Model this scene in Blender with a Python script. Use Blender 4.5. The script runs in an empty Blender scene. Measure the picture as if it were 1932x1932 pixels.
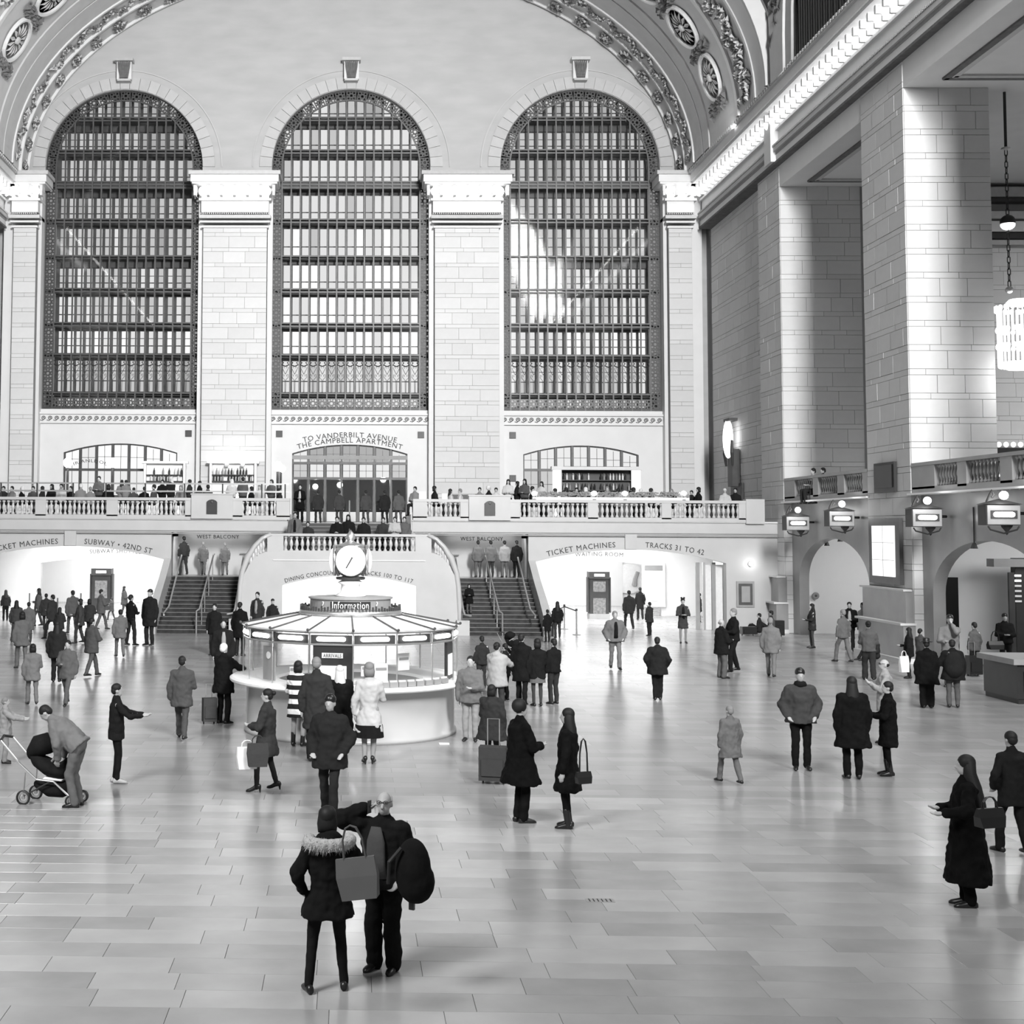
import bpy, math, random
import numpy as np
from mathutils import Vector, Matrix
random.seed(7); RNG = np.random.RandomState(7)
PI = math.pi; sin = math.sin; cos = math.cos
SC = bpy.context.scene; COL = SC.collection

# ---------------- camera, world, exposure, room and fill lights ----------------
F = 2560.0; CX, CY = 600.0, 840.0; CH = 4.2
yaw, pitch, roll = math.atan(60/2560), math.atan(160/2560), .006
cf = np.array([-sin(yaw)*cos(pitch), cos(yaw)*cos(pitch), sin(pitch)])
_r = np.array([cos(yaw), sin(yaw), 0.0]); _u = np.cross(_r, cf)
cr = cos(roll)*_r + sin(roll)*_u; cu = cos(roll)*_u - sin(roll)*_r
cam = bpy.data.objects.new('camera', bpy.data.cameras.new('camera')); COL.objects.link(cam)
cam.matrix_world = Matrix(((cr[0], cu[0], -cf[0], 0), (cr[1], cu[1], -cf[1], 0), (cr[2], cu[2], -cf[2], CH), (0, 0, 0, 1)))
cam.data.sensor_width = 36; cam.data.lens = 36*F/1932
cam.data.shift_x = (966-CX)/1932; cam.data.shift_y = (CY-966)/1932
cam.data.clip_end = 400
SC.camera = cam
SC.view_settings.view_transform = 'Standard'; SC.view_settings.look = 'None'
SC.view_settings.exposure = 0.0; SC.view_settings.gamma = 1.0
try: SC.view_settings.use_curve_mapping = False
except Exception: pass
W = bpy.data.worlds.new('hall_air'); SC.world = W; W.use_nodes = True
W.node_tree.nodes['Background'].inputs[0].default_value = (1, 1, 1, 1)
W.node_tree.nodes['Background'].inputs[1].default_value = .17
SC.cycles.use_denoising = True; SC.cycles.max_bounces = 6; SC.cycles.diffuse_bounces = 3
SC.cycles.glossy_bounces = 3; SC.cycles.transparent_max_bounces = 6; SC.cycles.sample_clamp_indirect = 4
SC.cycles.caustics_reflective = False; SC.cycles.caustics_refractive = False

def area(name, loc, aim, sx, sy, power, spread=180):
    l = bpy.data.lights.new(name, 'AREA'); l.shape = 'RECTANGLE'; l.size = sx; l.size_y = sy; l.energy = power; l.spread = math.radians(spread)
    o = bpy.data.objects.new(name, l); COL.objects.link(o); o.location = loc
    o.rotation_euler = (Vector(aim)-Vector(loc)).to_track_quat('-Z', 'Y').to_euler(); return o
def point(name, loc, power, r=.15):
    l = bpy.data.lights.new(name, 'POINT'); l.energy = power; l.shadow_soft_size = r
    o = bpy.data.objects.new(name, l); COL.objects.link(o); o.location = loc; return o
area('hall_light_east', (12.8, -8, 26), (-2, 66, 17), 6.5, 13, 13200, 75)  # unseen broad area light, stands in for the hall's general lighting
area('hall_light_high', (14, 28, 31), (2, 48, 0), 5, 24, 7500)  # unseen area light for the hall's fixtures, set to graze the piers
area('floor_fill_light', (-13, 2, 21), (-4, 17, 0), 7, 7, 1350, 66)  # added fill from the upper left, brightens the near floor
for s in (-1, 1): area('cornice_uplight', (s*17.9, 61, 23.1), (s*4, 63, 36), .5, 18, 520)
for s in (-1, 1): area('landing_fill', (s*6.0, 59.6, 4.0), (s*6.0, 61.5, 2.6), 3, .6, 28)  # added under the balcony to brighten the landing walls
for s in (-1, 1):
    area('passage_light', (s*12, 64.0, 3.8), (s*12, 64.0, 0), 7, 8.5, 1050)
    area('inner_passage_light', (s*12, 73.5, 3.8), (s*12, 73.5, 0), 7, 7, 700)

def at(x, y, Y):
    d = cf + cr*(x-CX)/F - cu*(y-CY)/F; t = Y/d[1]; return Vector((d[0]*t, Y, CH+d[2]*t))
def gnd(x, y, Z=0.0):
    d = cf + cr*(x-CX)/F - cu*(y-CY)/F; t = (Z-CH)/d[2]; return Vector((d[0]*t, d[1]*t, Z))

# ---------------- materials ----------------
def mat(name, g, rough=.6, spec=.4, var=0.0, noise=0.0, scale=3.0, metal=0.0, bump=0.0, stretch=(1, 1, 1), dark=None, objspace=False):
    m = bpy.data.materials.new(name); m.use_nodes = True; nt = m.node_tree; b = nt.nodes['Principled BSDF']
    b.inputs['Roughness'].default_value = rough; b.inputs['Metallic'].default_value = metal
    b.inputs['Specular IOR Level'].default_value = spec
    b.inputs['Base Color'].default_value = (g, g, g, 1)
    if var or noise or bump:
        N = nt.nodes.new; L = nt.links.new
        tc = N('ShaderNodeTexCoord'); mp = N('ShaderNodeMapping'); mp.inputs['Scale'].default_value = stretch
        L(tc.outputs['Object'], mp.inputs[0])
        nz = N('ShaderNodeTexNoise'); nz.inputs['Scale'].default_value = scale; nz.inputs['Detail'].default_value = 6
        L(mp.outputs[0], nz.inputs['Vector'])
        oi = N('ShaderNodeObjectInfo')
        a = N('ShaderNodeMath'); a.operation = 'MULTIPLY_ADD'; a.inputs[1].default_value = 2*noise; a.inputs[2].default_value = g-noise
        L(nz.outputs['Fac'], a.inputs[0])
        c = N('ShaderNodeMath'); c.operation = 'MULTIPLY_ADD'; c.inputs[1].default_value = 2*var; c.use_clamp = True
        L(oi.outputs['Random'], c.inputs[0])
        s = N('ShaderNodeMath'); s.operation = 'SUBTRACT'; s.inputs[1].default_value = var; L(a.outputs[0], s.inputs[0]); L(s.outputs[0], c.inputs[2])
        L(c.outputs[0], b.inputs['Base Color'])
        if bump:
            bp = N('ShaderNodeBump'); bp.inputs['Strength'].default_value = bump; bp.inputs['Distance'].default_value = .02
            L(nz.outputs['Fac'], bp.inputs['Height']); L(bp.outputs[0], b.inputs['Normal'])
    return m
def emit(name, s, g=1.0):
    m = bpy.data.materials.new(name); m.use_nodes = True; nt = m.node_tree; nt.nodes.clear()
    e = nt.nodes.new('ShaderNodeEmission'); e.inputs[0].default_value = (g, g, g, 1); e.inputs[1].default_value = s
    o = nt.nodes.new('ShaderNodeOutputMaterial'); nt.links.new(e.outputs[0], o.inputs[0]); return m
def glassy(name, tint=1.0, refl=.12):
    m = bpy.data.materials.new(name); m.use_nodes = True; nt = m.node_tree; nt.nodes.clear()
    t = nt.nodes.new('ShaderNodeBsdfTransparent'); t.inputs[0].default_value = (tint, tint, tint, 1)
    g = nt.nodes.new('ShaderNodeBsdfGlossy'); g.inputs['Roughness'].default_value = .05
    x = nt.nodes.new('ShaderNodeMixShader'); x.inputs[0].default_value = refl
    o = nt.nodes.new('ShaderNodeOutputMaterial'); nt.links.new(t.outputs[0], x.inputs[1]); nt.links.new(g.outputs[0], x.inputs[2]); nt.links.new(x.outputs[0], o.inputs[0]); return m
STONE = mat('limestone', .6, .75, .25, var=.03, noise=.04, scale=2.5, bump=.25)
JOINT = mat('mortar_joint', .3, .9, .1, noise=.04)
SMOOTH = mat('smooth_limestone', .68, .6, .3, noise=.05, scale=1.2)
PLAST = mat('lunette_plaster', .44, .85, .15, noise=.07, scale=.55, stretch=(1, 1, 3.2))
VAULT = mat('vault_plaster', .55, .8, .2, noise=.06, scale=1.5, bump=.2)
VOUS = mat('voussoir_stone', .47, .8, .2, var=.02, noise=.04)
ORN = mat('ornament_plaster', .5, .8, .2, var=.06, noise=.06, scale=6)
ORND = mat('ornament_shade', .16, .9, .1, noise=.06, scale=5, bump=.4)  # dark copy of the ornament plaster, relief shade put into the colour
BLUE = mat('dark_ceiling_paint', .07, .9, .1, noise=.02)
BLACK = mat('black_glass', .004, .3, .3)
MARB = mat('polished_marble', .5, .22, .5, noise=.05, scale=1.4)
MARBD = mat('tan_marble', .27, .3, .5, noise=.06, scale=1.6)
WHITE = mat('white_paint', .85, .6, .3, noise=.02)
BRONZE = mat('bronze_bar', .07, .45, .5, noise=.03, metal=.3)
BRONZD = mat('bronze_dark', .045, .5, .5, noise=.02, metal=.3)
IRON = mat('cast_iron', .025, .5, .4, noise=.01)
STEEL = mat('brushed_steel', .62, .28, .6, noise=.03, metal=.8)
RISER = mat('stair_riser', .025, .6, .3, noise=.04, scale=4)  # dark stone, with the shade on the risers put into its colour
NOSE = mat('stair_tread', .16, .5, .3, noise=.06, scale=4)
INK = mat('engraved_letter', .07, .8, .1, noise=.01)
INKL = mat('pale_letter', .12, .8, .1, noise=.01)
LWHT = mat('light_letter', .9, .6, .2, noise=.01)
DARKP = mat('dark_panel', .03, .4, .4, noise=.01)
GREYP = mat('grey_panel', .3, .6, .3, noise=.05)
PAPER = mat('paper', .75, .8, .2, noise=.08, scale=9)
POSTER = mat('printed_poster', .16, .6, .3, noise=.15, scale=9)
TILE = mat('floor_marble', .365, .2, .5, var=.06, noise=.07, scale=1.6)
LAMP = emit('lamp_glow', 9); CORN = emit('cornice_bulb_glow', 5); LAMP3 = emit('lamp_soft', 3.2); CLOCKE = emit('clock_glow', 4); TUBE = emit('tube_glow', 7)
SCRE = emit('screen_glow', 1.25); SCRG = emit('screen_line', .7); PANE = [emit('lit_pane', s) for s in (.28, .45, .62, .85, 1.15)]
CRYS = emit('crystal_glow', 2.2); GLASS = glassy('clear_glass', .97, .06); DGLASS = glassy('door_glass', .5, .25)

# ---------------- mesh helpers ----------------
class MB:
    def __init__(s): s.v = []; s.f = []
    def add(s, v, f):
        n = len(s.v); s.v += [tuple(p) for p in v]; s.f += [tuple(i+n for i in q) for q in f]; return s
    def box(s, c, d, rz=0.0):
        x, y, z = (q/2 for q in d); v = []
        for a in (-1, 1):
            for b in (-1, 1):
                for e in (-1, 1):
                    px, py = a*x, b*y; v.append((c[0]+px*cos(rz)-py*sin(rz), c[1]+px*sin(rz)+py*cos(rz), c[2]+e*z))
        return s.add(v, [(0, 1, 3, 2), (4, 6, 7, 5), (0, 4, 5, 1), (2, 3, 7, 6), (0, 2, 6, 4), (1, 5, 7, 3)])
    def lathe(s, prof, seg=16, c=(0, 0, 0), sx=1, sy=1, arc=2*PI, a0=0, caps=True):
        n = len(prof); full = abs(arc-2*PI) < 1e-6; k = seg if full else seg+1; v = []
        for i in range(k):
            a = a0+arc*i/seg
            for r, z in prof: v.append((c[0]+r*sx*cos(a), c[1]+r*sy*sin(a), c[2]+z))
        f = []
        for i in range(seg):
            j = (i+1) % k
            for q in range(n-1): f.append((i*n+q, j*n+q, j*n+q+1, i*n+q+1))
        if full and caps:
            if prof[0][0] > 1e-4: f.append(tuple(i*n for i in range(k))[::-1])
            if prof[-1][0] > 1e-4: f.append(tuple(i*n+n-1 for i in range(k)))
        return s.add(v, f)
    def ring(s, secs, seg=10, caps=True):
        # secs: list of (center, axisA vec, axisB vec)
        v = []; f = []
        for c, a, b in secs:
            for i in range(seg):
                t = 2*PI*i/seg; v.append(tuple(Vector(c)+Vector(a)*cos(t)+Vector(b)*sin(t)))
        for q in range(len(secs)-1):
            for i in range(seg):
                j = (i+1) % seg; f.append((q*seg+i, q*seg+j, (q+1)*seg+j, (q+1)*seg+i))
        if caps: f.append(tuple(range(seg))[::-1]); f.append(tuple((len(secs)-1)*seg+i for i in range(seg)))
        return s.add(v, f)
    def tube(s, pts, r, seg=8):
        pts = [Vector(p) for p in pts]; rs = r if isinstance(r, (list, tuple)) else [r]*len(pts); secs = []; up = None
        for i, p in enumerate(pts):
            d = (pts[min(i+1, len(pts)-1)]-pts[max(i-1, 0)]).normalized()
            if up is None: up = Vector((0, 0, 1)) if abs(d.z) < .9 else Vector((0, 1, 0))
            a = d.cross(up).normalized(); b = a.cross(d).normalized(); up = b
            secs.append((p, a*rs[i], b*rs[i]))
        return s.ring(secs, seg)
    def cap(s, p, q, ra, rb, seg=10):   # tapered capsule
        p = Vector(p); q = Vector(q); d = (q-p); L = d.length or 1e-6; d /= L
        up = Vector((0, 0, 1)) if abs(d.z) < .9 else Vector((0, 1, 0)); a = d.cross(up).normalized(); b = a.cross(d)
        secs = []
        for k in (-.95, -.75, -.4): rr = ra*math.sqrt(1-k*k); secs.append((p+d*ra*k, a*rr, b*rr))
        for k in (0, .5, 1): rr = ra+(rb-ra)*k; secs.append((p+d*L*k, a*rr, b*rr))
        for k in (.4, .75, .95): rr = rb*math.sqrt(1-k*k); secs.append((q+d*rb*k, a*rr, b*rr))
        return s.ring(secs, seg)
    def ell(s, c, r, seg=12, n=8, M=None):
        v = []; f = []; c = Vector(c)
        for j in range(n+1):
            t = PI*j/n
            for i in range(seg):
                a = 2*PI*i/seg; p = Vector((r[0]*sin(t)*cos(a), r[1]*sin(t)*sin(a), r[2]*cos(t)))
                if M: p = M @ p
                v.append(tuple(c+p))
        for j in range(n):
            for i in range(seg):
                k = (i+1) % seg; f.append((j*seg+i, (j+1)*seg+i, (j+1)*seg+k, j*seg+k))
        return s.add(v, f)
    def mesh(s, name):
        me = bpy.data.meshes.new(name); me.from_pydata(s.v, [], s.f); me.validate(); me.update(); return me
    def build(s, name, m, parent=None, loc=None, smooth=False, **kw):
        return link(name, s.mesh(name), m, parent, loc, smooth=smooth, **kw)
def link(name, me, m, parent=None, loc=None, rz=0, smooth=False, rot=None, **kw):
    o = bpy.data.objects.new(name, me); COL.objects.link(o)
    if m is not None:
        if not me.materials: me.materials.append(m)
        elif me.materials[0] != m: o.material_slots[0].link = 'OBJECT'; o.material_slots[0].material = m
    if parent: o.parent = parent
    if loc is not None: o.location = loc
    if rz: o.rotation_euler[2] = rz
    if rot: o.rotation_euler = rot
    if smooth and not me.get('sm'):
        me.shade_smooth(); me['sm'] = 1
    for k, v in kw.items(): o[k] = v
    return o
def struct(o): o['kind'] = 'structure'; return o
def empty(name, loc=(0, 0, 0), rz=0, **kw):
    o = bpy.data.objects.new(name, None); COL.objects.link(o); o.location = loc; o.rotation_euler[2] = rz; o.empty_display_size = .2
    for k, v in kw.items(): o[k] = v
    return o
def thing(name, label, cat, loc=(0, 0, 0), rz=0, group=None):
    o = empty(name, loc, rz, label=label, category=cat)
    if group: o['group'] = group
    return o
def sheet_mesh(name, outline, holes, th, plane='xz'):
    c = bpy.data.curves.new('c', 'CURVE'); c.dimensions = '2D'; c.fill_mode = 'BOTH'; c.extrude = th/2
    for poly in [outline]+holes:
        sp = c.splines.new('POLY'); sp.points.add(len(poly)-1)
        for p, q in zip(sp.points, poly): p.co = (q[0], q[1], 0, 1)
        sp.use_cyclic_u = True
    o = bpy.data.objects.new('c', c); me = bpy.data.meshes.new_from_object(o); me.name = name
    bpy.data.objects.remove(o); bpy.data.curves.remove(c)
    n = len(me.vertices); a = np.empty(n*3); me.vertices.foreach_get('co', a); a = a.reshape(-1, 3)
    if plane == 'xz': a = np.stack([a[:, 0], -a[:, 2], a[:, 1]], 1)
    elif plane == 'yz': a = np.stack([a[:, 2], a[:, 0], a[:, 1]], 1)
    me.vertices.foreach_set('co', a.ravel()); me.materials.clear(); me.update(); return me
def sheet(name, outline, holes, th, pos, m, parent=None, plane='xz'):
    loc = {'xz': (0, pos, 0), 'yz': (pos, 0, 0), 'xy': (0, 0, pos)}[plane]
    return link(name, sheet_mesh(name, outline, holes, th, plane), m, parent, loc)
def seg_arch(x0, x1, zb, zs, zc, n=16):    # opening with a segmental head
    h = zc-zs; w = (x1-x0)/2; R = (w*w+h*h)/(2*h); a = math.asin(w/R); xc = (x0+x1)/2
    return [(x0, zb), (x1, zb)]+[(xc+R*sin(a-2*a*i/n), zc-R+R*cos(a-2*a*i/n)) for i in range(n+1)]
def round_arch(xc, r, zb, zs, n=36):
    return [(xc-r, zb), (xc+r, zb)]+[(xc+r*cos(PI*i/n), zs+r*sin(PI*i/n)) for i in range(n+1)]
_lc = {}
def text(body, size, name='lettering', m=None, parent=None, loc=(0, 0, 0), arc=None, rz=0, width=None, ext=.006, sx=1.0, cyl=None, bold=0, plane_flip=False):
    c = bpy.data.curves.new('t', 'FONT'); c.body = body; c.size = size; c.extrude = ext; c.resolution_u = 2; c.align_x = 'CENTER'; c.space_character = 1.12; c.offset = bold
    o = bpy.data.objects.new('t', c); me = bpy.data.meshes.new_from_object(o); me.name = name
    bpy.data.objects.remove(o); bpy.data.curves.remove(c)
    n = len(me.vertices); a = np.empty(n*3); me.vertices.foreach_get('co', a); a = a.reshape(-1, 3)
    x = a[:, 0]*sx; z = a[:, 1]; d = -a[:, 2]
    if width: x = (x-(x.max()+x.min())/2)*width/(x.max()-x.min())
    if arc:     # arc = radius: baseline bends over a circle (crown at 0)
        t = x/arc; x, z = (arc+z)*np.sin(t), (arc+z)*np.cos(t)-arc
    if cyl: t = x/cyl; x, d = (cyl-d)*np.sin(t), -(cyl-d)*np.cos(t)
    me.vertices.foreach_set('co', np.stack([x, d, z], 1).ravel()); me.materials.clear(); me.update()
    return link(name, me, m or INK, parent, loc, rz=rz)

# ---------------- stone courses ----------------
_blk = {}
def block_mesh(w, h, t, name='stone_block'):
    k = (round(w, 2), round(h, 2), round(t, 3), name)
    if k not in _blk:
        b = .005; x, z = k[0]/2-.007, k[1]/2-.007
        v = []; 
        for (yy, ix) in ((0, 0), (-t+b, 0), (-t, b)):
            for sx_, sz in ((-1, -1), (1, -1), (1, 1), (-1, 1)): v.append((sx_*(x-ix), yy, sz*(z-ix)))
        f = [(4, 5, 9, 8), (5, 6, 10, 9), (6, 7, 11, 10), (7, 4, 8, 11), (8, 9, 10, 11), (0, 1, 5, 4), (1, 2, 6, 5), (2, 3, 7, 6), (3, 0, 4, 7)]
        me = bpy.data.meshes.new(name); me.from_pydata(v, [], f); me.update(); _blk[k] = me
    return _blk[k]
def courses(parent, p0, ang, Wd, z0, z1, m=STONE, lens=(1.05, 1.25), hs=(.6, .2), t=.02, skip=None, rnd=random):
    # wall face starting at p0 running along direction ang (radians), outward = direction rotated -90deg
    dx, dy = cos(ang), sin(ang); z = z0; i = 0
    while z < z1-.05:
        h = min(hs[i % len(hs)], z1-z); x = 0.0; first = True
        while x < Wd-.02:
            L = (lens[0] if (i//2) % 2 else lens[1]) + rnd.choice((0, 0, .1, -.15))
            if first and i % 2: L *= .5
            first = False
            if Wd-(x+L) < .35: L = Wd-x
            L = round(L, 2)
            if not (skip and skip(x+L/2, z+h/2)):
                link('stone_block', block_mesh(L, h, t+rnd.choice((0, .004, .008))), m, parent, (p0[0]+dx*(x+L/2), p0[1]+dy*(x+L/2), z+h/2), rz=ang)
            x += L
        z += h; i += 1

# ================= FLOOR =================
fm = bpy.data.materials.new('floor_marble_far'); fm.use_nodes = True; nt = fm.node_tree; b = nt.nodes['Principled BSDF']
tc = nt.nodes.new('ShaderNodeTexCoord'); br = nt.nodes.new('ShaderNodeTexBrick'); nz = nt.nodes.new('ShaderNodeTexNoise'); mx = nt.nodes.new('ShaderNodeMixRGB')
br.offset = .37; br.squash = 1; br.inputs['Scale'].default_value = 1; br.inputs['Brick Width'].default_value = 1.2; br.inputs['Row Height'].default_value = .46
br.inputs['Mortar Size'].default_value = .006; br.inputs['Color1'].default_value = (.32,)*3+(1,); br.inputs['Color2'].default_value = (.41,)*3+(1,); br.inputs['Mortar'].default_value = (.28,)*3+(1,)
nz.inputs['Scale'].default_value = .8; nz.inputs['Detail'].default_value = 5
nt.links.new(tc.outputs['Object'], br.inputs['Vector']); nt.links.new(tc.outputs['Object'], nz.inputs['Vector'])
mx.blend_type = 'MULTIPLY'; mx.inputs[0].default_value = .35; nt.links.new(br.outputs['Color'], mx.inputs[1]); nt.links.new(nz.outputs['Fac'], mx.inputs[2])
nt.links.new(mx.outputs[0], b.inputs['Base Color']); b.inputs['Roughness'].default_value = .24; b.inputs['Specular IOR Level'].default_value = .55
floor = struct(MB().box((0, 36, -.1), (60, 96, .2)).build('floor', fm))
rf = random.Random(3)
_tm = {}
n_t = 0
yy = 11.24
while yy < 21.9 and n_t < 299:
    xl = at(-30, 1000, yy).x-.3; xr = at(1962, 1000, yy).x+.3; x = xl-rf.random()*.9
    while x < xr and n_t < 299:
        L = rf.choice((.8, 1.0, 1.2, 1.4)); k = L
        if k not in _tm:
            mb = MB(); e = .002; v = [(sx_*(L/2-.002-i), sy*(.2285-i), zz) for zz, i in ((0, 0), (.008, 0), (.011, e)) for sx_, sy in ((-1, -1), (1, -1), (1, 1), (-1, 1))]
            mb.add(v, [(0, 1, 5, 4), (1, 2, 6, 5), (2, 3, 7, 6), (3, 0, 4, 7), (4, 5, 9, 8), (5, 6, 10, 9), (6, 7, 11, 10), (7, 4, 8, 11), (8, 9, 10, 11)]); _tm[k] = mb.mesh('marble_tile')
        link('marble_tile', _tm[k], TILE, floor, (x+L/2, yy+.23, 0)); n_t += 1; x += L
    yy += .46
g = thing('floor_grate', 'small dark metal grate set in the floor right of centre', 'grate', tuple(gnd(1132, 1701)+Vector((0, 0, .013))))
MB().box((0, 0, 0), (.32, .14, .004)).build('frame', GREYP, g)
for i in range(6): MB().box((-.12+i*.048, 0, .003), (.012, .11, .004)).build('slat', IRON, g)

# ================= WEST WALL =================
A_, B_, Z0 = 17.2, 11.5, 22.8
YW = 71.0
wins = [(-12.1, 'window_1'), (0.0, 'window_2'), (12.1, 'window_3')]
WR = 4.2; ZS = 23.45; ZB = 10.5
outl = [(-18.7, 4.3), (18.7, 4.3), (18.7, Z0)]+[(17.3*cos(PI*i/60), Z0+11.6*sin(PI*i/60)) for i in range(61)]+[(-18.7, Z0)]
low = [(-15.05, -9.05), (-3.02, 3.02), (9.05, 15.05)]
holes = [round_arch(x, WR, ZB, ZS) for x, _ in wins]+[seg_arch(a, c, 4.6, 8.2, 8.68) for a, c in low]
ww = struct(empty('wall_west')); sheet('lunette_wall', outl, holes, .5, YW+.25, PLAST, ww)
sheet('smooth_dado', [(-18.3, 4.5), (18.3, 4.5), (18.3, ZB-.02), (-18.3, ZB-.02)], [seg_arch(a, c, 4.6, 8.2, 8.68) for a, c in low], .06, YW-.03, SMOOTH, ww)
rw = random.Random(5)
for x, _ in wins:      # frieze with running scrolls under each window, voussoirs and keystone above
    MB().box((x, YW-.09, 10.0), (8.4, .12, .42)).build('frieze_band', SMOOTH, ww)
    MB().box((x, YW-.14, 10.26), (8.5, .24, .1)).build('sill_moulding', SMOOTH, ww)
    MB().box((x, YW-.12, 9.76), (8.5, .18, .06)).build('fillet', SMOOTH, ww)
    for i in range(24):
        k = 'scroll'
        if k not in _blk:
            mb = MB(); pts = [(.12*(1-q/16)*cos(q*.75), 0, .12*(1-q/16)*sin(q*.75)) for q in range(14)]; pts = [(-.17, 0, -.1), (-.05, 0, -.13)]+pts
            mb.tube(pts, .022, 4); _blk[k] = mb.mesh('scroll')
        link('scroll', _blk[k], ORND, ww, (x-4.03+i*.35, YW-.16, 10.0))
    nv = 27
    for i in range(nv):
        a0 = PI*i/nv+.0025; a1 = PI*(i+1)/nv-.0025
        if nv//2-1 < i < nv//2+1: pass
        mb = MB(); v = []
        for yq in (YW+.0, YW-.07):
            for r_, t_ in ((WR+.02, a0), (WR+.66, a0), (WR+.66, (a0+a1)/2), (WR+.66, a1), (WR+.02, a1), (WR+.02, (a0+a1)/2)): v.append((x+r_*cos(t_), yq, ZS+r_*sin(t_)))
        mb.add(v, [(6, 7, 8, 11), (8, 9, 10, 11), (0, 1, 7, 6), (1, 2, 8, 7), (2, 3, 9, 8), (3, 4, 10, 9), (4, 5, 11, 10), (5, 0, 6, 11)]).build('voussoir', VOUS, ww)
    mb = MB(); mb.lathe([(WR+1.0, 0), (WR+1.0, .05), (WR+1.06, .05), (WR+1.06, 0)], 48, arc=PI)
    mb.v = [(x+p[0], YW-p[2], ZS+p[1]) for p in mb.v]; mb.build('arch_fillet', VOUS, ww)
    ks = MB(); ks.box((x, YW-.22, 28.55), (.78, .4, .95)); ks.build('keystone', SMOOTH, ww)
    k2 = MB(); k2.box((x, YW-.3, 29.12), (.98, .6, .16)); k2.build('keystone_cap', ORN, ww)
    k3 = MB()
    for q in range(7):
        xx = x-.3+q*.1; k3.tube([(xx, YW-.44, 29.0), (x+(xx-x)*.9, YW-.5, 28.7), (x+(xx-x)*.75, YW-.46, 28.35), (x+(xx-x)*.6, YW-.5, 28.12)], [.045, .05, .035, .05], 5)
    k3.build('acanthus_leaf', ORND, ww, kind='stuff')
    MB().box((x, YW-.25, 28.02), (.7, .5, .1)).build('keystone_foot', ORN, ww)

# ---- big arched windows
rows_px = [(222, 2), (284, 2), (347, 3), (415, 2), (482, 1), (547, 2), (612, 2), (669, 1), (742, 1)]
rows = [round(at(660, y, YW).z, 2) for y, _ in rows_px]      # z of the double bars
HW = 3.66
def grille_mesh():
    if 'grille' not in _blk:
        s = .265; hl = []
        for (cx_, cz_, r_, n_, rx) in ((0, 0, .075, 8, 1), (-.15, .15, .065, 5, 1), (.15, .15, .065, 5, 1), (-.15, -.15, .065, 5, 1), (.15, -.15, .065, 5, 1), (0, .18, .045, 4, 1.4), (0, -.18, .045, 4, 1.4), (-.19, 0, .045, 4, .7), (.19, 0, .045, 4, .7)):
            hl.append([(cx_+r_*rx*cos(2*PI*i/n_+.4), cz_+r_*sin(2*PI*i/n_+.4)) for i in range(n_)])
        _blk['grille'] = sheet_mesh('grille_panel', [(-s, -s), (s, -s), (s, s), (-s, s)], hl, .04)
    return _blk['grille']
rp = random.Random(11)
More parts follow.
